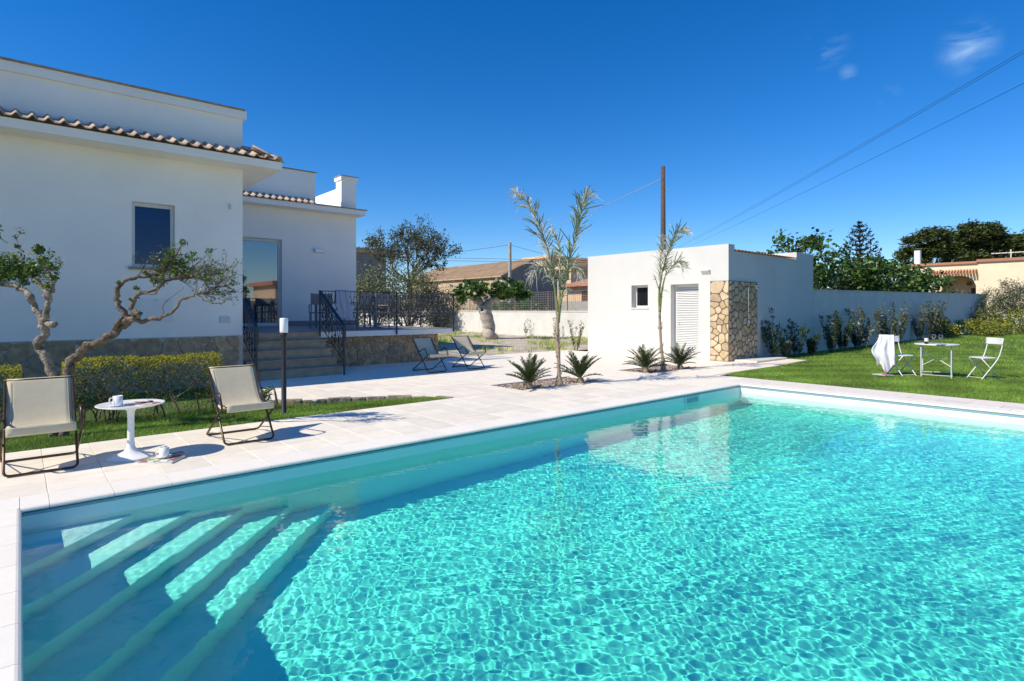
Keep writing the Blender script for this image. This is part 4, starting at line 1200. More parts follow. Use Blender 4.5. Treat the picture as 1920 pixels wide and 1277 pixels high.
def bistro_chair(loc, rz, label):
    t_ = empty('bistro_chair', loc, rz, label, 'chair', 'white folding bistro chairs')
    w = .19
    mb = MB()                                             # curved back panel with rounded corners
    pr = []
    for i in range(13):
        u = -1 + 2 * i / 12; pr.append((u * .215, .245 - .03 * u * u + .02))
    v = []
    for k, z in enumerate((.735, .745, .86, .87)):
        for (x, y) in pr:
            s = 1 if k in (1, 2) else .93
            v.append((x * s, y + (z - .735) * .12, z))
    fs = [(k * 13 + i, k * 13 + i + 1, (k + 1) * 13 + i + 1, (k + 1) * 13 + i) for k in range(3) for i in range(12)]
    o = mb.add(v, fs).build('backrest', m_white, t_, True); solidify(o, .012)
    ss = MB(); prf = []
    for i in range(28):
        th = 2 * math.pi * i / 28; c, s = math.cos(th), math.sin(th)
        prf.append((.20 * math.copysign(abs(c) ** .6, c), .19 * math.copysign(abs(s) ** .6, s)))
    ss.add([(x, y, .445) for x, y in prf] + [(x, y, .458) for x, y in prf] + [(x * .93, y * .93, .463) for x, y in prf],
           [(i, (i + 1) % 28, 28 + (i + 1) % 28, 28 + i) for i in range(28)] + [(28 + i, 28 + (i + 1) % 28, 56 + (i + 1) % 28, 56 + i) for i in range(28)] + [tuple(range(27, -1, -1)), tuple(range(56, 84))])
    ss.build('seat', m_white, t_)
    for s in (-1, 1):
        MB().tube(bez([(s * w, .27, .85), (s * w, .245, .70), (s * w, .185, .50), (s * w, .10, .36), (s * w, -.06, .16), (s * w, -.19, .0)], 4), .0115, 6).build('leg', m_white, t_, True)
        MB().tube([(s * (w - .03), -.16, .445), (s * (w - .03), .24, .0)], .0105, 6).build('leg', m_white, t_, True)
    MB().tube([(-w, -.165, .035), (w, -.165, .035)], .007, 5).build('stretcher', m_white, t_)
    MB().tube([(-w + .03, .215, .03), (w - .03, .215, .03)], .007, 5).build('stretcher', m_white, t_)
    return t_
bistro_chair(tuple(at(1691, 700, 12.65))[:2] + (-.012,), R(-26), 'white bistro chair with a towel over its back')
bistro_chair(tuple(at(1843, 700, 12.05))[:2] + (-.012,), R(-131), 'empty white bistro chair, right of the bistro table')
# towel draped over the left chair's back and side
TB = at(1664, 640, 12.62); TE1 = Vector((.183, -.983, 0)); TE2 = Vector((-.983, -.183, 0))
def tw2(u, v):
    # u across, v from the hidden rear hem over the backrest and down the near side
    s = v * 1.16 - .36
    lat = -.15 + u * .27
    f = .030 * math.sin(u * 12 + v * 3) + .018 * math.sin(u * 23 - v * 7)
    if s < 0: dep, z = -.07 - .05 * s * s, .885 + s * .95
    else: dep, z = .02 + .16 * math.sin(min(1, s / .5) * 1.4) * (1 - .6 * u) * (1 if s < .45 else max(.3, 1 - (s - .45) * 1.2)), .885 - s * .92
    if abs(s) < .03: z = .893
    lat -= .11 * math.exp(-((s - .36) / .18) ** 2) * (1 - u) + .05 * max(0, s) * (1 - u) - .05 * max(0, s) * u
    z += .09 * math.sin(u * 8 + .5) * max(0, min(1, (s - .45) / .3))
    p = Vector((TB.x, TB.y, 0)) + TE1 * lat + TE2 * (dep + f)
    return (p.x, p.y, max(.02, z))
o = sheet(tw2, 22, 34).build('towel', m_towel, None, True); solidify(o, .008)
tag(o, 'white towel draped over the left bistro chair', 'towel')
magazine('magazine', tuple(at(1656, 704.5, 12.50))[:2] + (.018,), R(-30), .24, .34, .012, m_mag3, 'red covered magazine lying on the lawn under the towel')
# bottle and glasses
bx = at(1737, 646, 12.25)
wb = empty('wine_bottle', (bx.x, bx.y, .7155), label='dark wine bottle with a cream label on the bistro table', cat='bottle')
MB().lathe([(.034, 0), (.037, .005), (.037, .19), (.033, .215), (.018, .25), (.0145, .27), (.0145, .315), (.016, .316), (.016, .325), (.01, .326)], 18).build('body', m_bottle, wb, True)
MB().lathe([(.0375, .055), (.0378, .056), (.0378, .125), (.0375, .126)], 18).build('paper_label', m_label, wb, True)
for i, (u, Yd) in enumerate(((1751, 12.45), (1763.5, 12.3))):
    p = at(u, 640, Yd)
    gl_ = MB().lathe([(.034, 0), (.034, .003), (.005, .006), (.004, .085), (.012, .095), (.036, .125), (.040, .155), (.034, .20), (.0325, .20), (.038, .155), (.034, .127), (.010, .099), (.001, .097)], 18).build('wine_glass', m_clear, None, True)
    gl_.location = (p.x, p.y, .7155); tag(gl_, ('empty stemmed glass nearer the wine bottle' if i == 0 else 'empty stemmed glass further from the wine bottle'), 'glass', 'wine glasses on the bistro table')
p = at(1765, 647, 12.0)
o = MB().cbox(-.11, .11, -.055, .055, 0, .008, .003).build('napkin', m_greytowel); o.location = (p.x, p.y, .7155); o.rotation_euler = (0, 0, R(-20)); tag(o, 'folded grey napkin at the front of the bistro table', 'napkin')

# =================================================================== PLANTS NEAR THE HOUSE
def limb(mb, pts, r0, r1, rg, n=8, wob=.012):
    P = bez(pts, 4)
    m_ = len(P)
    P = [p + Vector((rg.gauss(0, wob), rg.gauss(0, wob), rg.gauss(0, wob))) * (0 < i < m_ - 1) for i, p in enumerate(P)]
    mb.tube(P, [(r0 + (r1 - r0) * i / (m_ - 1)) * rg.uniform(.88, 1.16) for i in range(m_)], n, cap=True)
    return P
def px(pts, Y0, dy=None):
    return [at(u, v, Y0 + (dy[i] if dy else 0)) for i, (u, v) in enumerate(pts)]
CIT = [(.045, .10, .016), (.07, .14, .02), (.12, .20, .026), (.22, .29, .04), (.035, .075, .014)]
# -- left citrus tree
rg = random.Random(12)
Yt = 6.72
tree = empty('citrus_tree', tuple(at(101, 812, Yt))[:2] + (-.08,), label='gnarled citrus tree with pale bark leaning out of the left edge', cat='tree')
TIv = Matrix.Translation(-Vector(tree.location))
mb = MB()
limb(mb, px([(103, 822), (101, 760), (98, 705), (84, 668), (72, 645), (82, 625), (81, 606)], Yt), .060, .042, rg, 10)
mb.tube(px([(72, 655), (69, 642), (76, 630)], Yt, [-.03, -.04, -.02]), [.03, .045, .03], 8)
mb.tube(px([(88, 606), (100, 609), (104, 606)], Yt, [0, -.03, -.04]), [.038, .042, .030], 8)
lb = limb(mb, px([(81, 606), (75, 592), (61, 570), (54, 553), (38, 539), (15, 534), (-25, 530)], Yt, [0, 0, .02, .05, .08, .1, .12]), .038, .018, rg, 8)
mb.tube(px([(62, 570), (56, 556), (50, 548)], Yt, [0, -.02, 0]), [.03, .045, .025], 8)
rb = limb(mb, px([(84, 606), (90, 580), (91, 558), (98, 540), (102, 526), (88, 508)], Yt, [0, -.04, -.06, -.08, -.1, -.12]), .036, .014, rg, 8)
lb2 = limb(mb, px([(90, 558), (76, 534), (62, 522), (25, 511), (-10, 516)], Yt, [-.06, 0, .05, .12, .15]), .028, .012, rg, 7)
tw_ = limb(mb, px([(75, 470), (60, 475), (45, 470), (25, 460), (-5, 446)], Yt, [0, .02, .05, .08, .1]), .010, .004, rg, 5, .006)
limb(mb, px([(88, 508), (80, 490), (75, 470), (72, 456)], Yt, [-.1, -.06, 0, 0]), .012, .005, rg, 5, .005)
limb(mb, px([(45, 470), (20, 472), (0, 470)], Yt, [.05, .1, .1]), .006, .003, rg, 4, .006)
tips = []
for P, dirs in ((lb, 6), (lb2, 10), (rb, 7), (tw_, 3)):
    for k in range(dirs):
        p = P[rg.randint(len(P) // 2, len(P) - 1)]
        grow(mb, p, (rg.gauss(0, .6), rg.gauss(0, .6), .8), .12, .006, 2, rg, .6, .25, tips, 4, (2, 3))
o = mb.build('trunk', m_bark, tree, True); o.matrix_parent_inverse = TIv
Lc = []
for (u, v, r, n, d) in ((72, 468, .065, 170, 0), (80, 487, .055, 120, -.03), (62, 505, .10, 300, .02), (90, 497, .05, 80, -.1), (15, 495, .15, 520, .1), (35, 512, .10, 300, .05), (100, 522, .05, 90, -.1), (-15, 505, .16, 400, .15), (88, 535, .04, 50, -.1), (47, 530, .05, 60, .05), (32, 462, .03, 26, .07), (97, 502, .04, 60, -.1), (5, 520, .09, 160, .1)):
    c = at(u, v, Yt + d); Lc.append(blob_points(n, c, (r, r * 1.2, r * .9), .2))
Lc.append(np.array([[*t] for t in tips]) + RNG.normal(size=(len(tips), 3)) * .02)
o = leaf_cloud('crown', np.concatenate(Lc), .046, m_leaf, tree, CIT, .42, .3); o.matrix_parent_inverse = TIv
# -- leaning citrus tree
rg = random.Random(31)
tree = empty('citrus_tree', tuple(at(120, 810, Yt))[:2] + (-.08,), label='gnarled citrus tree with dark trunk leaning right across the house wall', cat='tree')
TIv = Matrix.Translation(-Vector(tree.location))
mb = MB()
limb(mb, px([(118, 822), (120, 770), (127, 705), (140, 671), (165, 652), (195, 637), (222, 620), (237, 602), (238, 592)], Yt, [0, 0, .02, .04, .06, .08, .1, .1, .1]), .058, .040, rg, 10)
mb.tube(px([(214, 618), (220, 606), (230, 596)], Yt, [.06, .04, .08]), [.022, .034, .022], 7)
a1 = limb(mb, px([(238, 596), (226, 575), (220, 556), (223, 539), (235, 528), (253, 520), (288, 514), (308, 503)], Yt, [.1, .08, .05, .05, .08, .1, .12, .15]), .034, .014, rg, 8)
mb.tube(px([(258, 595), (262, 590), (250, 582)], Yt, [.02, 0, 0]), [.03, .042, .03], 8)
a2 = limb(mb, px([(240, 598), (258, 592), (246, 580), (253, 560), (264, 548), (288, 543), (313, 528), (346, 518), (372, 522)], Yt, [.1, .02, 0, .02, .05, .1, .12, .15, .2]), .036, .011, rg, 8)
a3 = limb(mb, px([(240, 600), (262, 602), (300, 597), (323, 583), (343, 565), (368, 551), (392, 545), (412, 530)], Yt, [.1, .05, 0, 0, -.05, -.1, -.1, -.08]), .028, .006, rg, 7)
limb(mb, px([(368, 551), (391, 566), (416, 568), (432, 556)], Yt, [-.1, -.12, -.15, -.15]), .009, .003, rg, 5, .006)
limb(mb, px([(305, 596), (308, 570), (325, 556), (345, 538)], Yt, [0, .05, .08, .1]), .007, .002, rg, 4, .006)
limb(mb, px([(264, 548), (290, 551), (298, 540)], Yt, [.05, .02, 0]), .013, .005, rg, 6, .006)
limb(mb, px([(308, 503), (322, 488), (335, 470), (345, 450)], Yt, [.15, .18, .2, .2]), .010, .003, rg, 5, .006)
limb(mb, px([(346, 518), (365, 500), (385, 480), (408, 466)], Yt, [.15, .15, .12, .1]), .008, .002, rg, 5, .006)
tips = []
for P, k_, lo in ((a1, 22, .75), (a2, 30, .7), (a3, 22, .72)):
    for k in range(k_):
        p = P[rg.randint(int(len(P) * lo), len(P) - 1)]
        grow(mb, p, Vector((1.0, -.25, .45)) + Vector((rg.gauss(0, .55), rg.gauss(0, .5), rg.gauss(0, .45))), .17, .0055, 2, rg, .5, .12, tips, 4, (2, 3), .74)
o = mb.build('trunk', m_barkdark, tree, True); o.matrix_parent_inverse = TIv
Lc = []
for (u, v, r, n, d) in ((308, 492, .07, 150, .15), (320, 478, .07, 120, .18), (338, 495, .09, 150, .15), (360, 480, .08, 100, .15), (355, 510, .08, 110, .15), (300, 505, .05, 70, .1), (255, 540, .035, 40, .05), (222, 530, .03, 30, .05), (272, 512, .03, 36, .1), (330, 508, .07, 90, .1), (290, 527, .05, 70, .1), (345, 455, .05, 45, .2), (392, 470, .05, 40, .1), (385, 522, .06, 60, .1), (410, 510, .05, 36, .1), (246, 561, .02, 14, 0), (398, 560, .04, 20, -.1), (300, 525, .05, 50, .1)):
    c = at(u, v, Yt + d); Lc.append(blob_points(n, c, (r, r * 1.3, r * .85), .1))
sel = [t for t in tips if rg.random() < .55]
Lc.append(np.array([[*t] for t in sel]) + RNG.normal(size=(len(sel), 3)) * .015)
o = leaf_cloud('crown', np.concatenate(Lc), .040, m_leaf, tree, CIT, .42, .3); o.matrix_parent_inverse = TIv

# -- hedges
def hedge(x0, x1, y0, y1, zt, n, label, seed, gap=None):
    rg = random.Random(seed)
    t_ = empty('hedge', ((x0 + x1) / 2, (y0 + y1) / 2, -.13), label=label, cat='hedge', group='variegated box hedges below the house wall')
    IV = Matrix.Translation(-Vector(t_.location))
    mb = MB(); tips = []
    for i in range(int((x1 - x0) * 9)):
        p = (rg.uniform(x0 + .08, x1 - .08), rg.uniform(y0 + .15, y1 - .15), -.14)
        grow(mb, p, (rg.gauss(0, .25), rg.gauss(0, .25), 1), .30, .013, 3, rg, .55, .2, tips, 4, (2, 3), .72)
    o = mb.build('twigs', m_barkdark, t_); o.matrix_parent_inverse = IV; tag(o, kind='stuff')
    # leaves: dense shell on top and the two faces, thinner low down, with hollows
    P = np.stack([RNG.uniform(x0, x1, n * 3), RNG.uniform(y0, y1, n * 3), RNG.uniform(-.1, zt, n * 3)], 1)
    top = zt + .035 * np.sin(P[:, 0] * 5.1 + seed) + .02 * np.sin(P[:, 0] * 13)
    dz = top - P[:, 2]
    fr = P[:, 1] - (y0 + .05 * np.sin(P[:, 0] * 6 + P[:, 2] * 5 + seed) + .10 * np.clip((.35 - P[:, 2]) / .4, 0, 1))
    side = np.minimum(P[:, 0] - x0, x1 - P[:, 0])
    hollow = np.sin(P[:, 0] * 4.6 + seed * 1.3) * np.sin(P[:, 2] * 7.5 + P[:, 0] * 2.1 + seed)
    edge = np.minimum(np.minimum(dz, np.maximum(fr, 0)), np.maximum(side, 0))
    keep = (dz > 0) & (fr > 0) & (RNG.uniform(0, 1, len(P)) < np.exp(-edge / .07) * np.where(P[:, 2] < .42, np.clip(.62 + .5 * hollow, .05, 1) * np.clip((P[:, 2] + .12) / .5, .25, 1), 1.0))
    P = P[keep][:n]
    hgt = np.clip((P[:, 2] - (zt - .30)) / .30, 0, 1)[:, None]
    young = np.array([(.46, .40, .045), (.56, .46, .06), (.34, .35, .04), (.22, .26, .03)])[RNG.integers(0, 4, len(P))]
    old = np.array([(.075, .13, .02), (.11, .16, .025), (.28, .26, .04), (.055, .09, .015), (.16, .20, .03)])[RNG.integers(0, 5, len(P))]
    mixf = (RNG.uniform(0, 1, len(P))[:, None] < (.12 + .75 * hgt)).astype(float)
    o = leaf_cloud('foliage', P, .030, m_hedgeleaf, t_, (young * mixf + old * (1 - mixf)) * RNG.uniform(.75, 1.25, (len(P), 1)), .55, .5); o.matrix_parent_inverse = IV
    return t_
hedge(.42, 2.30, 9.15, 9.85, .80, 22000, 'long clipped yellow green hedge right of the citrus trunks', 3)
hedge(-2.2, .02, 9.15, 9.85, .74, 19000, 'clipped yellow green hedge left of the citrus trunks', 8)

def bush(name, loc, r, n, leaf, cols, label, cat='shrub', group=None, stems=8, aspect=.45, mat=None, clump=9, seed=1, up=.3):
    rg = random.Random(seed)
    t_ = empty(name, loc, label=label, cat=cat, group=group)
    mb = MB(); tips = []
    for i in range(stems):
        a = rg.uniform(0, 6.28)
        grow(mb, (0, 0, -.03), (math.cos(a) * r[0], math.sin(a) * r[1], r[2] * 1.3), r[2] * .75, max(.006, r[2] * .018), 2, rg, .4, .2, tips, 4, (2, 3), .65)
    mb.build('stems', m_barkdark, t_)
    P = clumps(n, (0, 0, r[2]), (r[0] * .85, r[1] * .85, r[2] * .8), clump, (r[0] * .38, r[1] * .38, r[2] * .36))
    P = P[P[:, 2] > .01]
    leaf_cloud('foliage', P, leaf, mat or m_leaf, t_, cols, aspect, up)
    return t_
p = at(497, 770, 8.6)
bush('shrub', (2.86, 8.98, -.12), (.16, .16, .20), 420, .05, CIT, 'small glossy shrub at the kerb beside the post lamp', seed=5)

# =================================================================== PALMS AND CYCADS
def frond_mesh(L, n, leaf, w, arch, vee, droop, seed, ragged=0.0, base=.12, rach=.010):
    """frond along +X, arching up then over; leaflets in a V; returns MB"""
    rg = random.Random(seed); mb = MB()
    pts = []
    for i in range(13):
        t = i / 12; pts.append(Vector((L * t * (1 - .12 * arch * t), 0, L * arch * (t - .75 * t * t))))
    mb.tube(pts, [rach * (1 - .8 * i / 12) for i in range(13)], 4, cap=False)
    for i in range(n):
        t = base + (1 - base) * (i + rg.uniform(-.3, .3)) / n
        t = min(max(t, 0), .995); k = min(int(t * 12), 11); p = pts[k].lerp(pts[k + 1], t * 12 - k); d = (pts[k + 1] - pts[k]).normalized()
        ll = leaf * (math.sin(math.pi * min(1, .18 + .78 * t)) ** .7) * rg.uniform(.75, 1.15)
        for s in (-1, 1):
            if rg.random() < ragged: continue
            side = Vector((0, s, 0)); upv = d.cross(side) * (-s)
            upv = Vector((0, 0, 1))
            dr = (d * rg.uniform(.55, .9) + side * rg.uniform(.7, 1.0) + upv * vee * rg.uniform(.6, 1.3)).normalized()
            dr = (dr + Vector((rg.gauss(0, .08), rg.gauss(0, .08), rg.gauss(0, .08)))).normalized()
            a = p; m_ = p + dr * ll * .5 + Vector((0, 0, -droop * ll * .12)); e_ = p + dr * ll * .92 + Vector((0, 0, -droop * ll * .55))
            wv = d.cross(dr).cross(dr).normalized() * w if d.cross(dr).length > 1e-4 else Vector((0, 0, w))
            mb.add([a - wv * .5, a + wv * .5, m_ + wv * .55, m_ - wv * .55, e_], [(0, 1, 2, 3), (3, 2, 4)])
    return mb
def cycad(loc, label, seed, s=1.08):
    rg = random.Random(seed)
    t_ = empty('cycad', loc, rg.uniform(0, 6), label, 'cycad', 'cycads in the gravel beds')
    MB().lathe([(.07, -.03), (.085, .03), (.075, .09), (.04, .13)], 10).build('trunk', m_palmbark, t_, True)
    for i in range(32):
        el = R(rg.uniform(16, 70)) if i > 6 else R(rg.uniform(65, 85))
        src = CYF[i % 3]
        o = bpy.data.objects.new('frond', src); o.location = (0, 0, .10); k = s * rg.uniform(.8, 1.1)
        o.rotation_euler = Matrix.Rotation(i * 2.39996 + rg.uniform(-.2, .2), 3, 'Z').to_4x4().to_euler() if False else (0, 0, 0)
        o.matrix_basis = Matrix.Translation((0, 0, .10)) @ Matrix.Rotation(i * 2.39996 + rg.uniform(-.2, .2), 4, 'Z') @ Matrix.Rotation(-el + R(18), 4, 'Y') @ Matrix.Scale(k, 4)
        link(o, t_)
CYF = []
for sd in (1, 2, 3):
    o = frond_mesh(.56, 26, .105, .011, .35, .45, .05, sd, base=.15, rach=.006); me = bpy.data.meshes.new('frond'); me.from_pydata(o.v, [], o.f); me.materials.append(m_cycad); CYF.append(me)
cycad((7.18, 7.80, -.03), 'dark green cycad in the near bed, left of the taller palm', 1)
cycad((8.52, 7.74, -.03), 'dark green cycad in the near bed, right of the taller palm', 2)
cycad((11.17, 8.08, -.03), 'dark green cycad left of the palm before the pool house', 3)
cycad((12.36, 7.92, -.03), 'dark green cycad right of the palm before the pool house', 4)

m_palmgreen = M('palm_leaf', (.21, .25, .11), .45, .3, 4, trans=.25, spec=.4)
m_palmsheath = M('palm_sheath', (.20, .22, .07), .6, .3, 9)
m_palmdry = M('dry_palm_leaf', (.74, .67, .54), .8, .2, 8, trans=.3, spec=.1)
def palm(loc, label, trunk, sheath, fronds, seed, r0=.065, r1=.032):
    t_ = empty('palm_tree', loc, label=label, cat='palm', group='young slender palms')
    rg = random.Random(seed); IV = Matrix.Translation(-Vector(loc))
    mb = MB()
    P = bez(trunk, 5); m_ = len(P)
    mb.tube(P, [max(r1, r0 * (1.55 - .95 * min(1, i / (m_ * .22))) if i < m_ * .22 else r0 * .6 + (r1 - r0 * .6) * i / m_) * rg.uniform(.93, 1.08) for i in range(m_)], 10)
    for k in range(26):                                  # torn leaf bases
        i = rg.randint(1, int(m_ * .8)); a = rg.uniform(0, 6.28); p = P[i]
        q = p + Vector((math.cos(a) * .045, math.sin(a) * .045, 0))
        mb.tube([q - Vector((0, 0, .02)), q + Vector((math.cos(a) * .018, math.sin(a) * .018, .07))], [.012, .003], 4)
    o = mb.build('trunk', m_palmbark, t_, True); o.matrix_parent_inverse = IV
    for sh_ in sheath:
        Q = bez(sh_, 5)
        o = MB().tube(Q, [.030 * (1 - .72 * i / (len(Q) - 1)) + .004 for i in range(len(Q))], 7).build('leaf_stalk', m_palmsheath, t_, True); o.matrix_parent_inverse = IV
    for (pts, n, leaf, w, mat, mode) in fronds:
        Q = bez(pts, 6); L = len(Q); mb = MB()
        mb.tube(Q, [.011 * (1 - .85 * i / (L - 1)) + .0012 for i in range(L)], 5, cap=False)
        dry = MB()
        for i in range(n):
            t = (i + rg.uniform(-.3, .3)) / n; t = min(max(t, .02), .995); k = min(int(t * (L - 1)), L - 2); p = Q[k].lerp(Q[k + 1], t * (L - 1) - k); d = (Q[k + 1] - Q[k]).normalized()
            sd = d.cross(Vector((.4, -.8, .2))).normalized()
            bk = d.cross(sd).normalized()
            for s in (-1, 1):
                ll = leaf * (math.sin(math.pi * min(1, .25 + .68 * t)) ** .6) * rg.uniform(.6, 1.15)
                dr = (d * rg.uniform(.45, .95) + sd * s * rg.uniform(.45, .9) + bk * rg.gauss(0, .45) + Vector((0, 0, .1))).normalized()
                isdry = rg.random() < (mode[0] if s < 0 else mode[1]) + (.55 if t > .86 else 0)
                dp = rg.uniform(.5, 1.1) if isdry else rg.uniform(.05, .55)
                pts_ = [p, p + dr * ll * .40 + Vector((0, 0, -.03 * dp * ll)), p + dr * ll * .72 + Vector((rg.gauss(0, .02), rg.gauss(0, .02), -.26 * dp * ll)), p + dr * ll * .9 + Vector((rg.gauss(0, .05) * dp, rg.gauss(0, .05) * dp, -.62 * dp * ll))]
                ww = w * (.6 if isdry else 1.0)
                wv = dr.cross(Vector((.65, .75, 0))).normalized() * ww
                tg = dry if isdry else mb
                tg.add([pts_[0] - wv * .4, pts_[0] + wv * .4, pts_[1] + wv * .55, pts_[1] - wv * .55, pts_[2] + wv * .4, pts_[2] - wv * .4, pts_[3]], [(0, 1, 2, 3), (3, 2, 4, 5), (5, 4, 6)])
        o = mb.build('frond', mat, t_); o.matrix_parent_inverse = IV
        if dry.v:
            d_ = dry.build('dry_leaflets', m_palmdry, o)
Y1_ = 10.95
def q(u, v, d=0): return at(u, v, Y1_ + d)
palm(tuple(q(1049, 722))[:2] + (-.04,), 'taller young palm with two ragged feathery fronds', [q(1049, 726), q(1048, 700), q(1047, 660), q(1045, 620), q(1046, 585)],
     [[q(1046, 600), q(1043, 560), q(1038, 525), q(1036, 500)], [q(1047, 600), q(1052, 560), q(1062, 520), q(1066, 500)], [q(1047, 605), q(1049, 570), q(1050, 530)]],
     [([q(1038, 525), q(1030, 480, .1), q(1014, 430, .2), q(992, 385, .25), q(965, 360, .3)], 84, .64, .019, m_palmgreen, (.62, .18)),
      ([q(1062, 520), q(1070, 480, -.1), q(1080, 440, -.2), q(1088, 405, -.25), q(1096, 375, -.3), q(1104, 362, -.3)], 66, .58, .018, m_palmgreen, (.42, .38)),
      ([q(1040, 530), q(1025, 505, -.2), q(1008, 500, -.4), q(995, 515, -.5)], 34, .38, .015, m_palmgreen, (.75, .75)),
      ([q(1050, 540), q(1062, 505, .2), q(1080, 500, .3), q(1090, 520, .35)], 34, .38, .015, m_palmgreen, (.72, .72)),
      ([q(1050, 530), q(1051, 490, -.2), q(1046, 455, -.3), q(1034, 430, -.4)], 36, .42, .016, m_palmgreen, (.5, .5)),
      ([q(1048, 580), q(1056, 555, -.1), q(1068, 540, -.1)], 16, .16, .009, m_palmgreen, (.8, .8))], 3)
Y2_ = 13.75
def q2(u, v, d=0): return at(u, v, Y2_ + d)
palm(tuple(q2(1243, 695))[:2] + (-.04,), 'smaller young palm with bleached fronds before the pool house', [q2(1244, 697), q2(1242, 672), q2(1239, 640), q2(1237, 600), q2(1237, 575)],
     [[q2(1237, 585), q2(1236, 550), q2(1240, 520), q2(1243, 500)], [q2(1237, 585), q2(1241, 545), q2(1248, 515)]],
     [([q2(1243, 510), q2(1250, 480), q2(1258, 455, -.1), q2(1270, 435, -.15), q2(1288, 430, -.2)], 60, .55, .019, m_palmgreen, (.45, .40)),
      ([q2(1238, 530), q2(1238, 500, .1), q2(1240, 470, .1), q2(1244, 445, .1)], 54, .48, .017, m_palmgreen, (.95, .75)),
      ([q2(1246, 520), q2(1260, 500, -.2), q2(1272, 492, -.3), q2(1284, 500, -.3)], 30, .42, .018, m_palmgreen, (.3, .3)),
      ([q2(1236, 545), q2(1230, 525, -.1), q2(1226, 515, -.2)], 14, .16, .009, m_palmgreen, (.8, .8)),
      ([q2(1238, 560), q2(1243, 545, -.1), q2(1254, 548, -.1)], 12, .14, .009, m_palmgreen, (.5, .5))], 9, .06, .03)

# =================================================================== FAR SIDE OF THE GARDEN
def on_x(u, v, x):
    t = (u - 960) / F_PX; Y = x / (math.cos(YAW) + t * math.sin(YAW)); return at(u, v, Y)
def on_y(u, v, y):
    t = (u - 960) / F_PX; Y = y / (math.sin(YAW) - t * math.cos(YAW)); return at(u, v, Y)
FX = 22.3
fw = empty('garden_wall', (FX, 28, -.1), label='low white garden wall behind the pollarded tree', cat='wall')
FI = Matrix.Translation((-FX, -28, .1))
o = MB().box(FX, FX + .22, 13.4, 46, -.2, 1.34).build('wall_body', m_wallpaint, fw); o.matrix_parent_inverse = FI
o = MB().box(FX - .03, FX + .25, 13.4, 46, 1.342, 1.40).build('coping', m_wallpaint, fw); o.matrix_parent_inverse = FI
fence = empty('wire_fence', (FX + .12, 28, 1.40), label='wire mesh fence with rusty posts on top of the garden wall', cat='fence')
NI = Matrix.Translation((-FX - .12, -28, -1.40))
py_ = [on_x(u, 583, FX + .12).y for u in (1064, 1028, 996.7, 965.7, 936.5, 909, 881, 857.6)]
py_ = [13.6, 16.2] + py_ + [py_[-1] + 2.3 * (i + 1) for i in range(5)]
for y in py_:
    o = MB().box(FX + .10, FX + .145, y - .022, y + .022, 1.38, 2.52).build('post', m_rust, fence); o.matrix_parent_inverse = NI
for a, b in zip(py_, py_[1:]):
    mb = MB(); x = FX + .09
    nv = max(6, int((b - a) / .135))
    for i in range(nv):
        y = a + (b - a) * (i + .5) / nv; mb.box(x - .004, x + .004, y - .0055, y + .0055, 1.43, 2.48)
    for k in range(9):
        z = 1.45 + k * .126; mb.box(x - .0085, x - .0045, a, b, z - .005, z + .005)
    o = mb.build('wire_panel', m_wire, fence); o.matrix_parent_inverse = NI; tag(o, kind='stuff')

# pollarded fig tree
def big_tree(name, base, label, segs, crowns, mat, leaf, cols, asp=.7, group=None, n_=9, lmat=None, extra=None, wob=.02, up=.4, seed=2):
    rg = random.Random(seed)
    t_ = empty(name, base, label=label, cat='tree', group=group); IV = Matrix.Translation(-Vector(base))
    mb = MB()
    for pts, r0, r1 in segs: limb(mb, pts, r0, r1, rg, n_, wob)
    tips = []
    if extra:
        for (p, d, ln, r, dep) in extra: grow(mb, p, d, ln, r, dep, rg, .5, .18, tips, 5, (2, 3), .72)
    o = mb.build('trunk', mat, t_, True); o.matrix_parent_inverse = IV
    L_ = [clumps(n, c, r, m_, rr) for (c, r, n, m_, rr) in crowns]
    if tips and extra:
        tp = np.array([[*t] for t in tips]); L_.append(np.repeat(tp, 2, 0) + RNG.normal(size=(len(tp) * 2, 3)) * leaf * .8)
    o = leaf_cloud('crown', np.concatenate(L_), leaf, lmat or m_leaf, t_, cols, asp, up); o.matrix_parent_inverse = IV
    return t_
Yp = 28.6
def f(u, v, d=0): return at(u, v, Yp + d)
FIG = [(.05, .11, .018), (.075, .15, .025), (.11, .20, .035), (.035, .075, .014)]
big_tree('fig_tree', tuple(f(917, 635))[:2] + (-.1,), 'pollarded tree with thick pale forked trunk and two leafy clumps',
         [([f(917, 640), f(916, 620), f(914, 600), f(909, 582), f(907, 572)], .36, .27), ([f(907, 580), f(897, 567), f(888, 560), f(872, 552)], .22, .12), ([f(909, 580), f(918, 566), f(930, 560), f(944, 552)], .20, .11)],
         [(f(882, 545), (.75, .9, .45), 520, 16, (.28, .3, .22)), (f(868, 550), (.4, .5, .35), 160, 6, (.25, .25, .2)), (f(952, 543), (.85, .9, .42), 600, 18, (.28, .3, .2)), (f(935, 552), (.4, .5, .3), 160, 6, (.22, .22, .2)), (f(975, 552), (.4, .5, .25), 120, 5, (.22, .22, .16))],
         m_barkgrey, .24, FIG, .7, seed=4, wob=.035)
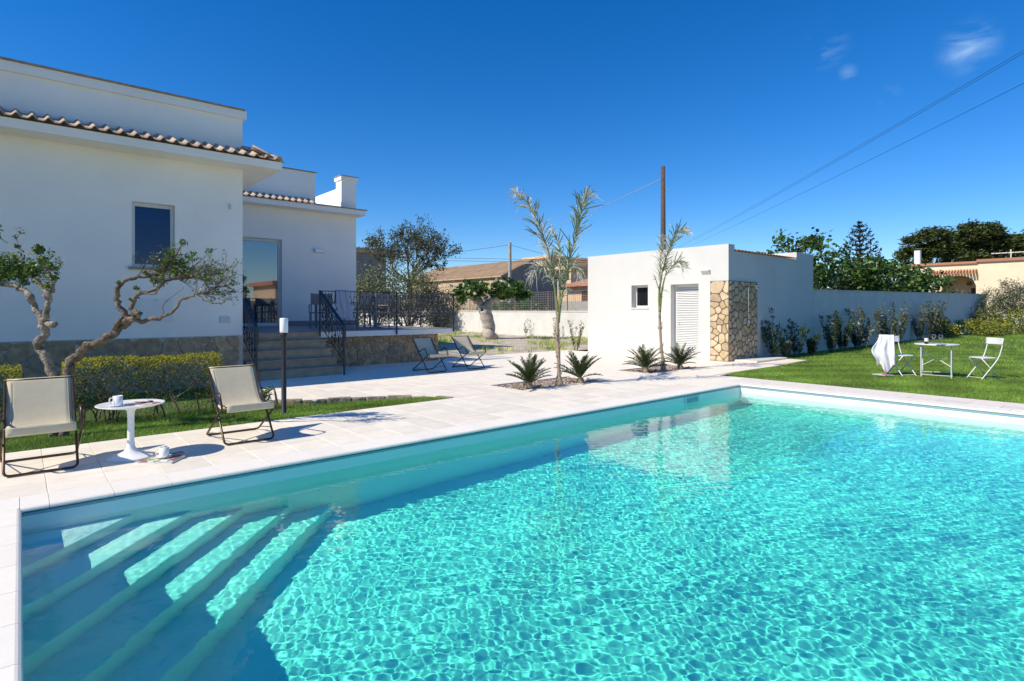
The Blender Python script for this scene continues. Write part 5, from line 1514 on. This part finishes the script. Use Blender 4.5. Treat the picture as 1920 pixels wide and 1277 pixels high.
# small plants near that wall
def sprig(loc, h, n, label, cols, seed, group=None, leaf=.07, spread=.3, name='shrub', per=34):
    rg = random.Random(seed); t_ = empty(name, loc, label=label, cat='shrub', group=group); mb = MB(); C, A = [], []
    for i in range(n):
        a = rg.uniform(0, 6.28); b = Vector((math.cos(a) * .05, math.sin(a) * .05, 0)); hh = h * rg.uniform(.55, 1.05); d = Vector((math.cos(a) * spread * rg.random(), math.sin(a) * spread * rg.random(), 1))
        P = bez([b, b + d * hh * .5 + Vector((rg.gauss(0, .03), rg.gauss(0, .03), 0)), b + d * hh], 4)
        mb.tube(P, [.010 * (1 - .7 * k / (len(P) - 1)) for k in range(len(P))], 4)
        for k in range(per):
            t = rg.uniform(.18, 1.0); j = min(int(t * (len(P) - 1)), len(P) - 2); p = P[j].lerp(P[j + 1], t * (len(P) - 1) - j); aa = rg.uniform(0, 6.28)
            o_ = Vector((math.cos(aa), math.sin(aa), .9)).normalized(); C.append(p + o_ * leaf * .5); A.append(o_)
    mb.build('stems', m_barkdark, t_); leaf_cloud('foliage', np.array([[*c] for c in C]), leaf, m_leaf, t_, cols, .26, .1, axis=np.array([[*a] for a in A]))
    return t_
GR = [(.05, .085, .03), (.08, .12, .045), (.035, .06, .02), (.13, .16, .07)]
p = at(1080, 655, 20.6); sprig((p.x, p.y, -.04), 1.15, 9, 'grey green upright shrub beside the pool house corner', [(.10, .13, .06), (.16, .18, .09), (.07, .09, .04)], 3, leaf=.10, spread=.45)
for i, (u, v) in enumerate(((985, 634), (1040, 636))):
    p = on_x(u, v, FX - .45)
    sprig((p.x, p.y, -.05), 1.0 + .15 * i, 4, ('low weedy shrub at the foot of the white garden wall, nearer the pollarded tree', 'thin upright weedy shrub at the foot of the white garden wall behind the taller palm')[i], GR, 20 + i, leaf=.13, spread=.4, per=20)

# ------------------------------------------------------------------ buildings and trees beyond the far wall
# barn of tuff blocks
BX0, BX1, BY0, BY1 = 28.9, 35.0, 34.5, 49.0
barn = empty('barn', (BX0, BY0, -.3), label='old tuff block barn with brown pitched roof and grey gable', cat='barn')
BI = Matrix.Translation((-BX0, -BY0, .3))
def bpart(mb, name, mat, parent=None):
    o = mb.build(name, mat, parent or barn)
    if parent is None: o.matrix_parent_inverse = BI
    return o
ze, zr, xm = 4.25, 5.55, (BX0 + BX1) / 2
bpart(MB().add([(BX0, BY0, -.3), (BX1, BY0, -.3), (BX1, BY0, ze), (xm, BY0, zr), (BX0, BY0, ze)], [(0, 1, 2, 3, 4)]), 'gable', m_barngrey)
w = bpart(MB().add([(BX0, BY1, -.3), (BX0, BY0, -.3), (BX0, BY0, ze), (BX0, BY1, ze), (BX1, BY0, -.3), (BX1, BY1, -.3), (BX1, BY1, ze), (BX1, BY0, ze)], [(0, 1, 2, 3), (4, 5, 6, 7)]), 'wall', m_tuff)
rgx = random.Random(2)
for r_ in range(7):                                       # visible upper courses of the long wall
    y = BY0 + .02 - (r_ % 2) * .35
    while y < BY1 - .1:
        l = .72; a, b = max(y, BY0 + .01), min(y + l - .02, BY1)
        if b - a > .1: MB().box(BX0 - .025, BX0 - .001, a, b, ze - .40 * (r_ + 1) + .015, ze - .40 * r_ - .012).build('block', m_tuff, w)
        y += l
for s in (0, 1):
    xe = BX0 - .25 if s == 0 else BX1 + .25; zz = ze - .1
    rf = bpart(MB().add([(xe, BY0 - .08, zz), (xm, BY0 - .08, zr + .04), (xm, BY1, zr + .04), (xe, BY1, zz), (xe, BY0 - .08, zz - .1), (xm, BY0 - .08, zr - .06), (xm, BY1, zr - .06), (xe, BY1, zz - .1)], [(0, 1, 2, 3), (7, 6, 5, 4), (0, 4, 5, 1), (3, 2, 6, 7), (0, 3, 7, 4)]), 'roof', m_barnroof)
    mb = MB()                                             # rows of cover tiles running up the slope
    n_t = 58
    for i in range(n_t):
        y = BY0 - .05 + (BY1 - BY0) * (i + .5) / n_t
        mb.tube([(xe, y, zz + .02), (xm, y, zr + .06)], .065, 5)
    tag(mb.build('roof_tiles', m_barnroof, rf), kind='stuff')
# garage-like lean to in front of the gable
bpart(MB().box(BX0 + .002, BX0 + .55, BY0 - .5, BY0 - .002, -.3, 3.9), 'buttress', m_barngrey)
# two storey house behind
hv = at(1035, 600, 60)
HX0, HY0 = 43.2, 40.5
hs_ = empty('house', (HX0, HY0, -.3), label='peach two storey house with balcony behind the barn', cat='house')
HI = Matrix.Translation((-HX0, -HY0, .3))
def hpart(mb, name, mat, parent=None):
    o = mb.build(name, mat, parent or hs_)
    if parent is None: o.matrix_parent_inverse = HI
    return o
hpart(MB().box(HX0, HX0 + 8, HY0, HY0 + 6.5, -.3, 5.6), 'wall', m_peach)
hpart(MB().box(HX0 - 1.0, HX0 + 8.3, HY0 - .9, HY0 + 6.5, 5.602, 5.95), 'balcony', m_peach)
hpart(MB().box(HX0 + .6, HX0 + 6.5, HY0 + 3.6, HY0 + 7.8, 5.952, 7.15), 'upper_storey', m_peach)
hpart(MB().box(HX0 + .3, HX0 + 6.8, HY0 + 3.3, HY0 + 8.0, 7.152, 7.38), 'roof', m_peach)
hpart(MB().box(HX0 - .95, HX0 - .70, HY0 - .85, HY0 - .60, -.3, 5.60), 'column', m_peach)
hpart(MB().box(HX0 - .95, HX0 - .70, HY0 + 2.2, HY0 + 2.45, -.3, 5.60), 'column', m_peach)
for i in range(26):
    y = HY0 - .85 + i * .16
    hpart(MB().box(HX0 - .96, HX0 - .92, y, y + .06, 5.952, 6.72), 'baluster', m_blacksteel)
hpart(MB().box(HX0 - .98, HX0 - .90, HY0 - .88, HY0 + 3.3, 6.722, 6.80), 'top_rail', m_blacksteel)
for (a, b, c, d) in ((.6, 1.9, 3.4, 5.0), (3.0, 4.3, 3.4, 5.0)):
    wv_ = hpart(MB().box(HX0 - .06, HX0 - .002, HY0 + a, HY0 + b, c, d), 'window', m_cover)
    MB().box(HX0 - .075, HX0 - .062, HY0 + a + .12, HY0 + b - .12, c + .12, d - .12).build('pane', m_pane_dark, wv_)
# low annexe with tiled eave near the pool house
LX = 33.0
an = empty('annexe', (LX, 25, -.3), label='low building with tiled eave behind the wire fence', cat='building')
AI = Matrix.Translation((-LX, -25, .3))
for mb, nm, mt in ((MB().box(LX, LX + 5, 24, 31.4, -.3, 3.35), 'wall', m_peach), (MB().add([(LX - .6, 23.8, 3.36), (LX + 2.5, 23.8, 4.0), (LX + 2.5, 31.6, 4.0), (LX - .6, 31.6, 3.36), (LX - .6, 23.8, 3.26), (LX + 2.5, 23.8, 3.9), (LX + 2.5, 31.6, 3.9), (LX - .6, 31.6, 3.26)], [(0, 1, 2, 3), (7, 6, 5, 4), (0, 4, 5, 1), (3, 2, 6, 7), (0, 3, 7, 4), (1, 5, 6, 2)]), 'roof', m_redtile),
                   (MB().box(LX - .8, LX - .6, 24, 31.4, -.3, 2.1), 'parapet', m_concrete), (MB().box(LX - .03, LX - .002, 25.5, 27.2, .8, 2.9), 'shutter', m_darkwood), (MB().box(LX - .03, LX - .002, 28.4, 29.8, .8, 2.9), 'shutter', m_darkwood)):
    o = mb.build(nm, mt, an); o.matrix_parent_inverse = AI
# far grey building behind the terrace
p0 = at(668, 480, 70)
fb = empty('far_building', (p0.x, p0.y, -.3), 0, 'distant grey building with tiled roof behind the olive bushes', 'building')
MB().box(-1, 3, -2, 5, 0, 8.6).build('wall', m_barngrey, fb)
MB().box(-1.3, 3.3, -2.3, 5.3, 8.602, 9.2).build('roof', m_barnroof, fb)
for i in range(3): MB().box(-1.32, -1.302, -1.6 + i * 2.2, -.6 + i * 2.2, 5.6, 7.2).build('window', m_pane_dark, fb)
# lean pale wall to the left of the barn roof
# olive bushes
OL = [(.11, .135, .060), (.16, .185, .09), (.21, .23, .13), (.08, .10, .045), (.26, .27, .16)]
for i, (u, v, Y, r, n, lab) in enumerate(((705, 555, 37, (2.0, 2.0, 1.9), 3000, 'grey green olive bush right beside the villa corner'), (765, 556, 38, (2.2, 2.0, 1.95), 3200, 'grey green olive bush below the bare tree'), (820, 565, 39, (1.7, 1.8, 1.45), 2200, 'grey green olive bush left of the pollarded tree'), (655, 560, 40, (2.2, 2.0, 1.9), 1500, 'grey green olive bush mostly hidden by the villa wing'), (868, 574, 41, (1.2, 1.4, .9), 900, 'low olive bush in front of the barn wall'))):
    p = at(u, v, Y)
    b = bush('olive_bush', (p.x, p.y, -.2), (r[0], r[1], r[2] * (1.28 if i < 4 else .95)), int(n * 1.5), .22, OL if i != 4 else [(.16, .13, .08), (.12, .12, .05), (.20, .17, .10)], lab, 'bush', 'olive bushes beyond the garden wall', 10, .30, m_leafmatte, 34, seed=40 + i)
# sparse leafed tree behind
pb = at(768, 590, 43)
rg = random.Random(77)
big_tree('bare_tree', (pb.x, pb.y, -.3), 'sparsely leafed dark branched tree above the olive bushes', [([Vector((pb.x, pb.y, -.3)), at(770, 560, 43), at(768, 525, 43)], .22, .17)], [],
         m_barkdark, .17, [(.07, .095, .04), (.11, .13, .06), (.05, .065, .03), (.15, .16, .09)], .5, extra=[(at(768, 530, 43), Vector((a, b, .8)), 1.75, .09, 5) for a, b in ((-.9, .6, ), (-.4, .9), (.3, -.2), (.9, -.7), (.5, .5), (-.2, -.6), (-.8, .1), (.8, -.1), (.0, .2))], seed=9)
# broad tree right of the house
pb = at(1112, 540, 70)
big_tree('broadleaf_tree', (pb.x, pb.y, -.3), 'dark green tree showing beside the left end of the pool house', [([Vector((pb.x, pb.y, -.3)), at(1112, 560, 70), at(1112, 525, 70)], .3, .2)], [(at(1110, 512, 70), (1.9, 2, 1.6), 1500, 20, (.7, .7, .6))], m_barkdark, .3, [(.03, .055, .015), (.05, .085, .02), (.07, .11, .03)], .6)
# shrubs behind the wire fence
for i, (u, Y, r) in enumerate(((960, 39, 1.1), (990, 37.5, 1.0), (925, 41, 1.2), (1015, 38, .8))):
    p = at(u, 570, Y)
    bush('green_shrub', (p.x, p.y, -.2), (r, r, 1.25 if i != 3 else 1.0), 700, .20, [(.05, .10, .02), (.08, .15, .03), (.11, .18, .04)], ('leafy green shrub behind the fence, under the right clump of the pollarded tree', 'leafy green shrub behind the fence, just left of the taller palm', 'leafy green shrub behind the fence between the pollarded tree limbs', 'small leafy green shrub behind the fence next to the taller palm trunk')[i], 'shrub', 'green shrubs behind the wire fence', 6, .6, None, 12, seed=60 + i)
# concrete utility pole and its cables
p = at(956, 455, 40)
cpole = MB().tube([(p.x, p.y, -.3), (p.x, p.y, p.z)], [.15, .11], 10).build('utility_pole', m_concrete); tag(cpole, 'pale concrete utility pole standing before the barn', 'pole')
def cable(a, b, sag, r, label, mat, group, n=14):
    P = [a.lerp(b, i / n) - Vector((0, 0, sag * 4 * (i / n) * (1 - i / n))) for i in range(n + 1)]
    o = MB().tube(P, r, 4).build('overhead_cable', mat); return tag(o, label, 'cable', group)
cable(at(956, 459, 40), at(560, 480, 52), .5, .011, 'dark overhead cable from the concrete pole top towards the villa', m_cable, 'overhead cables')
cable(at(956, 459, 40), at(1180, 490, 60), .5, .011, 'dark overhead cable from the concrete pole top towards the pool house', m_cable, 'overhead cables')
cable(at(600, 478, 45), at(1180, 489, 45), .05, .012, 'upper of the two level cables crossing in front of the barn roof', m_cable, 'overhead cables')
cable(at(600, 484, 45), at(1180, 493, 45), .05, .012, 'lower of the two level cables crossing in front of the barn roof', m_cable, 'overhead cables')

# =================================================================== RIGHT SIDE
WA, WB = Vector((20.805, 8.06, 0)), Vector((49.4, 8.03, 0))
rw_ = empty('boundary_wall', tuple(WA), label='long grey shaded boundary wall running back from the pool house', cat='wall')
d = (WB - WA); dn = d.normalized(); nn = Vector((-dn.y, dn.x, 0))
c = [WA, WB, WB + nn * .22, WA + nn * .22]
mb = MB().add([(p.x - WA.x, p.y - WA.y, -.2) for p in c] + [(p.x - WA.x, p.y - WA.y, z) for p, z in zip(c, (2.12, 2.47, 2.47, 2.12))], [(3, 2, 1, 0), (4, 5, 6, 7), (0, 1, 5, 4), (1, 2, 6, 5), (2, 3, 7, 6), (3, 0, 4, 7)])
mb.build('wall_body', m_wallpaint, rw_)
cc = [WA - nn * .03, WB - nn * .03, WB + nn * .25, WA + nn * .25]
MB().add([(p.x - WA.x, p.y - WA.y, z) for p, z in zip(cc, (2.123, 2.473, 2.473, 2.123))] + [(p.x - WA.x, p.y - WA.y, z) for p, z in zip(cc, (2.16, 2.51, 2.51, 2.16))], [(3, 2, 1, 0), (4, 5, 6, 7), (0, 1, 5, 4), (1, 2, 6, 5), (2, 3, 7, 6), (3, 0, 4, 7)]).build('coping', m_wallpaint, rw_)
ew = empty('end_wall', (51.0, 0, -.2), label='white sunlit wall closing the garden behind the olive tree', cat='wall')
MB().box(0, .22, -14, 8.2, 0, 1.75).build('wall_body', m_wallpaint, ew)
MB().box(-.03, .25, -14, 8.2, 1.752, 1.80).build('coping', m_wallpaint, ew)

# shrubs along the boundary wall
DK = [(.035, .075, .025), (.055, .105, .035), (.025, .055, .02), (.08, .13, .05)]
LT = [(.12, .15, .08), (.17, .19, .11), (.08, .11, .05), (.22, .22, .15)]
SH = [(1456, 666, 1.30, 5, DK, 'slim upright shrub nearest the stone shower'), (1476, 664, .75, 4, LT, 'pale sprawling shrub on the lawn corner by the shower'), (1492, 658, 1.0, 6, DK, 'dark upright shrub, second pair from the pool house'), (1518, 655, 1.2, 7, DK, 'dark upright shrub where pool house and wall meet'), (1553, 651, 1.5, 9, DK, 'tall dark many-stemmed shrub at the start of the boundary wall'), (1580, 648, 1.35, 9, DK, 'dark bushy shrub left of the towel chair'), (1600, 644, 1.3, 8, DK, 'dark shrub against the wall just left of the towel'),
      (1625, 641, 1.75, 7, LT, 'pale flowering shrub against the wall above the towel'), (1645, 638, 1.6, 6, LT, 'thin pale shrub against the wall behind the towel chair'), (1668, 637, 1.8, 8, LT, 'pale leafy shrub right behind the towel chair back'), (1685, 636, 1.85, 6, LT, 'tall pale sprig between towel chair and wine bottle'), (1718, 634, 2.0, 9, LT, 'tall grey leaved shrub above the wine bottle'), (1742, 632, 2.2, 13, LT, 'bushy grey leaved shrub behind the wine glasses')]
for i, (u, v, h, n, cl_, lab) in enumerate(SH):
    jr = random.Random(900 + i); h *= jr.uniform(.62, 1.12); p = on_y(u + jr.uniform(-7, 7), v, jr.uniform(7.35, 7.8)); n = int(n * jr.uniform(.7, 1.6))
    sprig((p.x, p.y, -.02), h, n + 4, lab, cl_, 100 + i, 'shrubs along the boundary wall', leaf=.13 if i < 7 else .15, spread=.42, per=60)
# yellow green flowering border at the end of the lawn
YG = [(.20, .24, .03), (.30, .30, .04), (.12, .18, .03), (.40, .36, .05)]
for i, (u, v, Y, r, cols, lab) in enumerate(((1778, 622, 30.0, (1.0, .7, .42), YG, 'low yellow green border plant behind the wine glasses'), (1812, 620, 32.5, (1.3, .8, .50), YG, 'low yellow green border plant left of the empty bistro chair back'), (1848, 618, 34.5, (.9, .9, .95), [(.06, .09, .03), (.12, .16, .04), (.28, .26, .05)], 'dark leaved shrub with yellow flowers left of the olive trunk'), (1876, 622, 33, (1.2, .9, .55), YG, 'low yellow green border plant at the olive trunk foot'), (1912, 618, 34.5, (1.4, .9, .8), YG, 'yellow green border plant right of the olive trunk'), (1838, 600, 36.0, (1.0, .8, 1.0), LT, 'pale shrub at the far end of the boundary wall'), (1762, 610, 29.2, (.8, .5, .75), GR, 'small green shrub at the wall behind the bistro table'), (1858, 625, 31.5, (1.3, .8, .40), YG, 'low yellow green border plant directly above the empty bistro chair'))):
    p = at(u, v, Y)
    bush('border_plant', (p.x, min(p.y, 7.7), -.02), r, 1100, .13, cols, lab, 'shrub', 'flowering border at the end of the lawn', 7, .5, None, 16, seed=80 + i)
# olive tree
p = at(1889, 618, 36.5)
def f2(u, v, d=0): return at(u, v, 36.5 + d)
big_tree('olive_tree', (p.x, p.y, -.05), 'small grey green olive tree at the right edge of the lawn', [([Vector((p.x, p.y, -.1)), f2(1889, 618), f2(1893, 600), f2(1892, 585)], .16, .10), ([f2(1892, 588), f2(1880, 572), f2(1872, 560)], .07, .03), ([f2(1892, 586), f2(1902, 570), f2(1912, 555)], .07, .03), ([f2(1892, 586), f2(1894, 565), f2(1890, 545)], .06, .03)],
         [(f2(1892, 563), (1.45, 1.45, 1.0), 5200, 40, (.5, .5, .36)), (f2(1868, 566), (.6, .7, .6), 900, 8, (.36, .36, .3)), (f2(1893, 538), (.6, .6, .35), 350, 8, (.3, .3, .3)), (f2(1915, 568), (.9, .8, .7), 1300, 10, (.4, .4, .3))], m_bark, .14, [(.10, .125, .06), (.15, .175, .09), (.07, .09, .04), (.21, .225, .14)], .28, seed=14)
# fig trees behind the wall
FG = [(.045, .095, .015), (.065, .13, .022), (.10, .18, .035), (.14, .22, .05), (.03, .06, .012)]
for i, (u, v, Y, w, h, n, lab) in enumerate(((1500, 545, 28, 1.9, 2.0, 1500, 'big leaved fig tree rising right behind the pool house roof'), (1585, 545, 31, 2.2, 1.75, 2000, 'big leaved fig tree behind the wall below the conifer'), (1660, 548, 32.5, 1.9, 1.3, 1400, 'big leaved fig tree behind the middle of the boundary wall'), (1722, 550, 37, 1.5, 1.5, 900, 'big leaved fig tree by the porch of the cream house'))):
    b = at(u, 581 + 1.45 * F_PX / Y, Y)
    top = (v - 500)
    zc = 2.45 + h * .52
    rgf = random.Random(200 + i)
    ex = [(Vector((b.x, b.y, .5)), Vector((rgf.gauss(0, .7), rgf.gauss(0, .7), .75)), 1.2, .075, 3) for _ in range(7)]
    big_tree('fig_tree', (b.x, b.y, -.3), lab, [([Vector((b.x, b.y, -.3)), Vector((b.x, b.y, .6)), Vector((b.x + .1, b.y, 1.3))], .20, .12)],
             [((b.x, b.y, zc), (w * 1.05, w * 1.05, h * .80), int(n * 1.3), 30, (.55, .55, .42)), ((b.x, b.y, zc - .8), (w * 1.05, w * 1.05, .8), n // 2, 14, (.6, .6, .4))], m_barkgrey, .23, FG, .72, 'fig trees behind the boundary wall', 7, None, ex, .02, .5, 30 + i)
b = at(1480, 470, 28); bb = at(1480, 620, 28)
# araucaria
pa = at(1612, 600, 62)
ar = empty('conifer', (pa.x, pa.y, -.3), label='dark tiered conifer rising above the fig trees', cat='tree')
mb = MB(); zt = 11.1 + .3; C = []; A = []
mb.tube([(0, 0, 0), (0, 0, zt)], [.22, .03], 7)
rg = random.Random(9)
for k in range(17):
    z = 3.2 + (zt - 3.4) * k / 16; L_ = 2.9 * (1 - k / 16) ** .75 + .22
    for j in range(7):
        a = j * 2 * math.pi / 7 + k * .5 + rg.uniform(-.15, .15); e_ = Vector((math.cos(a), math.sin(a), 0))
        P = bez([Vector((0, 0, z)), Vector((0, 0, z)) + e_ * L_ * .5 + Vector((0, 0, L_ * .12)), Vector((0, 0, z)) + e_ * L_ + Vector((0, 0, L_ * .5))], 5)
        mb.tube(P, [.03, .028, .026, .024, .022, .02, .018, .016, .014, .012, .008], 3)
        for t in range(int(14 * L_) + 5):
            q_ = P[rg.randint(1, len(P) - 1)]; C.append(q_ + Vector((rg.gauss(0, .07), rg.gauss(0, .07), rg.gauss(0, .05) + .03))); A.append(e_ + Vector((0, 0, .6)))
mb.build('trunk', m_barkdark, ar); leaf_cloud('crown', np.array([[*c] for c in C]), .30, m_leafmatte, ar, [(.020, .032, .014), (.032, .048, .02), (.015, .022, .012), (.05, .06, .03)], .42, .1, axis=np.array([[*a] for a in A]))
# pines
PN = [(.075, .10, .028), (.10, .125, .034), (.135, .155, .042), (.05, .07, .02)]
for i, (lab, crowns) in enumerate((('umbrella pine, the smaller left one of the dark pine group', [((1740, 447, 74), (2.4, 2.4, 1.4), 2600, 22), ((1722, 468, 74), (2.2, 2.4, 1.3), 1800, 16), ((1760, 476, 74), (2.6, 2.6, 1.6), 2200, 18), ((1710, 485, 74), (2.2, 2.2, 1.5), 1400, 12)]),
                                    ('umbrella pine with the tallest rounded crown of the group', [((1828, 440, 78), (3.6, 3.4, 1.7), 4600, 34), ((1800, 462, 78), (3.4, 3.2, 1.8), 3200, 24), ((1850, 462, 78), (3.4, 3.2, 2.0), 3400, 26), ((1820, 487, 78), (5.0, 3.5, 1.6), 3000, 24), ((1862, 450, 78), (1.8, 1.8, 1.1), 1000, 10)]),
                                    ('umbrella pine cut off by the right edge of the picture', [((1905, 460, 76), (2.6, 2.6, 1.3), 2200, 18), ((1940, 455, 76), (3.0, 3.0, 1.8), 2200, 18), ((1915, 483, 76), (3.6, 3.0, 1.5), 2000, 16), ((1885, 478, 76), (2.0, 2.0, 1.2), 1000, 10)]))):
    u0, v0, Y0 = crowns[0][0]; b = at(u0, 600, Y0)
    segs = [([Vector((b.x, b.y, -.3)), at(u0, 560, Y0), at(u0 + 4, 500, Y0), at(u0, v0 + 8, Y0)], .42, .2)]
    for (c_, r_, n_c, m_c) in crowns[1:]: segs.append(([at(u0 + 4, 520, Y0), at((u0 + c_[0]) / 2, 505, Y0), at(c_[0], c_[1] + 6, Y0)], .2, .08))
    big_tree('pine_tree', (b.x, b.y, -.3), lab, segs, [(at(*c_), r_, n_c, m_c, (.75, .75, .5)) for (c_, r_, n_c, m_c) in crowns], m_barkdark, .62, PN, .30, 'umbrella pines behind the cream house', 7, m_leafmatte, None, .05, .9, 300 + i)
# cream neighbour house with an arched porch (front faces -x)
NX = 56.0
nh = empty('neighbour_house', (NX, 8, -.3), label='cream house with arched porch and terracotta roof edge', cat='house')
NH = Matrix.Translation((-NX, -8, .3))
def npart(mb, name, mat, parent=None):
    o = mb.build(name, mat, parent or nh)
    if parent is None: o.matrix_parent_inverse = NH
    return o
P_ = lambda u, v: on_x(u, v, NX)
yl, ya0, ya1, ym, yr = P_(1702, 500).y, P_(1766, 553).y, P_(1830, 553).y, P_(1836, 500).y, -10.0
zl, zr_, zsp, zap = P_(1770, 497).z, P_(1880, 490).z, P_(1766, 537).z, P_(1798, 517).z
mb = MB()
mb.quad((NX, yl, -.3), (NX, ya0, -.3), (NX, ya0, zl), (NX, yl, zl))
mb.quad((NX, ya1, -.3), (NX, ym, -.3), (NX, ym, zl), (NX, ya1, zl))
na = 14
for i in range(na):
    t0_, t1_ = i / na, (i + 1) / na
    y0_, y1_ = ya0 + (ya1 - ya0) * t0_, ya0 + (ya1 - ya0) * t1_
    h0, h1 = zsp + (zap - zsp) * math.sqrt(max(0, 1 - (2 * t0_ - 1) ** 2)), zsp + (zap - zsp) * math.sqrt(max(0, 1 - (2 * t1_ - 1) ** 2))
    mb.quad((NX, y0_, h0), (NX, y1_, h1), (NX, y1_, zl), (NX, y0_, zl))
    mb.quad((NX, y1_, h1), (NX, y0_, h0), (NX + .35, y0_, h0), (NX + .35, y1_, h1))
mb.quad((NX, ya0, zsp), (NX, ya0, -.3), (NX + .35, ya0, -.3), (NX + .35, ya0, zsp)); mb.quad((NX, ya1, -.3), (NX, ya1, zsp), (NX + .35, ya1, zsp), (NX + .35, ya1, -.3))
mb.quad((NX, yl, zl), (NX, ym, zl), (NX + 8, ym, zl), (NX + 8, yl, zl)); mb.quad((NX, yl, -.3), (NX, yl, zl), (NX + 8, yl, zl), (NX + 8, yl, -.3))
npart(mb, 'front_wall', m_peach2)
npart(MB().box(NX + 2.6, NX + 2.8, ya1 - 1, yl - .1, -.3, zl - .1), 'porch_back_wall', m_peach2)
npart(MB().box(NX + 2.54, NX + 2.598, ya1 + .02, ya1 + .75, .2, 3.2), 'door', m_darkwood)
npart(MB().box(NX + 2.2, NX + 2.5, (ya0 + ya1) / 2 - .35, (ya0 + ya1) / 2 - .1, zap - .7, zap - .45), 'porch_lamp', m_rust)
npart(MB().box(NX - .25, NX + 8, yr, ym - .002, -.3, zr_), 'side_wing', m_peach2)
npart(MB().box(NX - .40, NX + 8, yr, ym + .1, zr_ + .002, zr_ + .22), 'roof_edge', m_redtile)
npart(MB().box(NX - .15, NX + 8, ym + .12, yl + .1, zl + .002, zl + .18), 'roof_edge', m_redtile)
for i in range(26):
    y = ym + .1 + i * .19
    if y < P_(1746, 505).y: npart(MB().add([(NX - .55, y, zl - .78), (NX - .55, y + .15, zl - .78), (NX, y + .15, zl - .52), (NX, y, zl - .52), (NX - .55, y + .03, zl - .66), (NX - .55, y + .12, zl - .66), (NX, y + .12, zl - .40), (NX, y + .03, zl - .40)], [(3, 2, 1, 0), (4, 5, 6, 7), (0, 1, 5, 4), (1, 2, 6, 5), (2, 3, 7, 6), (3, 0, 4, 7)]), 'roof_tile', m_redtile)
npart(MB().box(NX + .5, NX + .9, P_(1716, 480).y - .2, P_(1716, 480).y + .2, zl + .19, zl + 1.35), 'chimney', m_white)
npart(MB().tube([(NX + 3, P_(1882, 480).y, zr_ + .2), (NX + 3, P_(1882, 480).y, zr_ + 1.1)], .04, 5), 'aerial_mast', m_white)
npart(MB().tube([(NX + 3, P_(1882, 480).y - 1.2, zr_ + .85), (NX + 3, P_(1882, 480).y + 1.2, zr_ + .85)], .04, 5), 'aerial_bar', m_white)
for k in range(6): npart(MB().tube([(NX + 2.6, P_(1882, 480).y - 1.0 + k * .4, zr_ + .86), (NX + 3.4, P_(1882, 480).y - 1.0 + k * .4, zr_ + .86)], .03, 4), 'aerial_rod', m_white)
# tall wooden pole behind the pool house and its cables
pw_ = at(1243, 312, 24.5)
wp = empty('wooden_pole', (pw_.x, pw_.y, -.3), label='tall weathered wooden pole standing behind the pool house', cat='pole')
MB().tube([(0, 0, 0), (.02, 0, 4), (0, 0, pw_.z + .3)], [.13, .112, .09], 12).build('shaft', m_woodpole, wp, True)
MB().lathe([(.03, 0), (.035, .05), (.02, .09)], 8, (.12, -.10, pw_.z - .75)).build('insulator', m_white, wp, True)
cable(at(1241, 335, 24.5), at(900, 460, 60), .6, .016, 'thin pale cable running left from the wooden pole', m_cablelight, 'overhead cables')
for i, (v1, v0, lab) in enumerate(((88.5, 449, 'upper of the two close cables across the upper right sky'), (93.5, 452, 'lower of the two close cables across the upper right sky'), (150, 457, 'single lower cable across the upper right sky'))):
    # straight run that passes over the garden to the right of the camera
    a = at(1270, v0 + 14, 78); b = at(1920, v1, 19.0)
    b2 = b + (b - a) * .14
    cable(a, b2, .25, .0085, lab, m_cable, 'overhead cables', 24)

# ------------------------------------------------------------------ behind the camera: seen mirrored in the terrace door
mh = empty('house', (19, -27, -.3), label='ochre house mirrored in the glass of the terrace door', cat='house')
MB().box(0, 9, 0, 7, 0, 4.2).build('wall', m_peach, mh)
MB().box(-.4, 9.4, -.4, 7.4, 4.202, 4.6).build('roof', m_redtile, mh)
MB().box(-4, -.1, 2, 7, 0, 2.6).build('annexe', m_wallpaint, mh)
for i in range(3): MB().box(1 + i * 2.8, 2.2 + i * 2.8, 7.002, 7.04, 1.2, 2.6).build('window', m_pane_dark, mh)
for i, (x, y, lab) in enumerate(((11.5, -15, 'leafy tree mirrored on the left of the terrace door glass'), (14.5, -19, 'leafy tree mirrored in the middle of the terrace door glass'), (8.5, -17, 'leafy tree behind the viewer, mirrored in the house windows'))):
    big_tree('garden_tree', (x, y, -.3), lab, [([Vector((x, y, -.3)), Vector((x, y, 1.2)), Vector((x + .1, y, 2.4))], .22, .14)], [((x, y, 3.2), (1.8, 1.8, 1.5), 1500, 20, (.6, .6, .5))], m_bark, .28, FG, .6, 'trees behind the viewer', seed=400 + i)
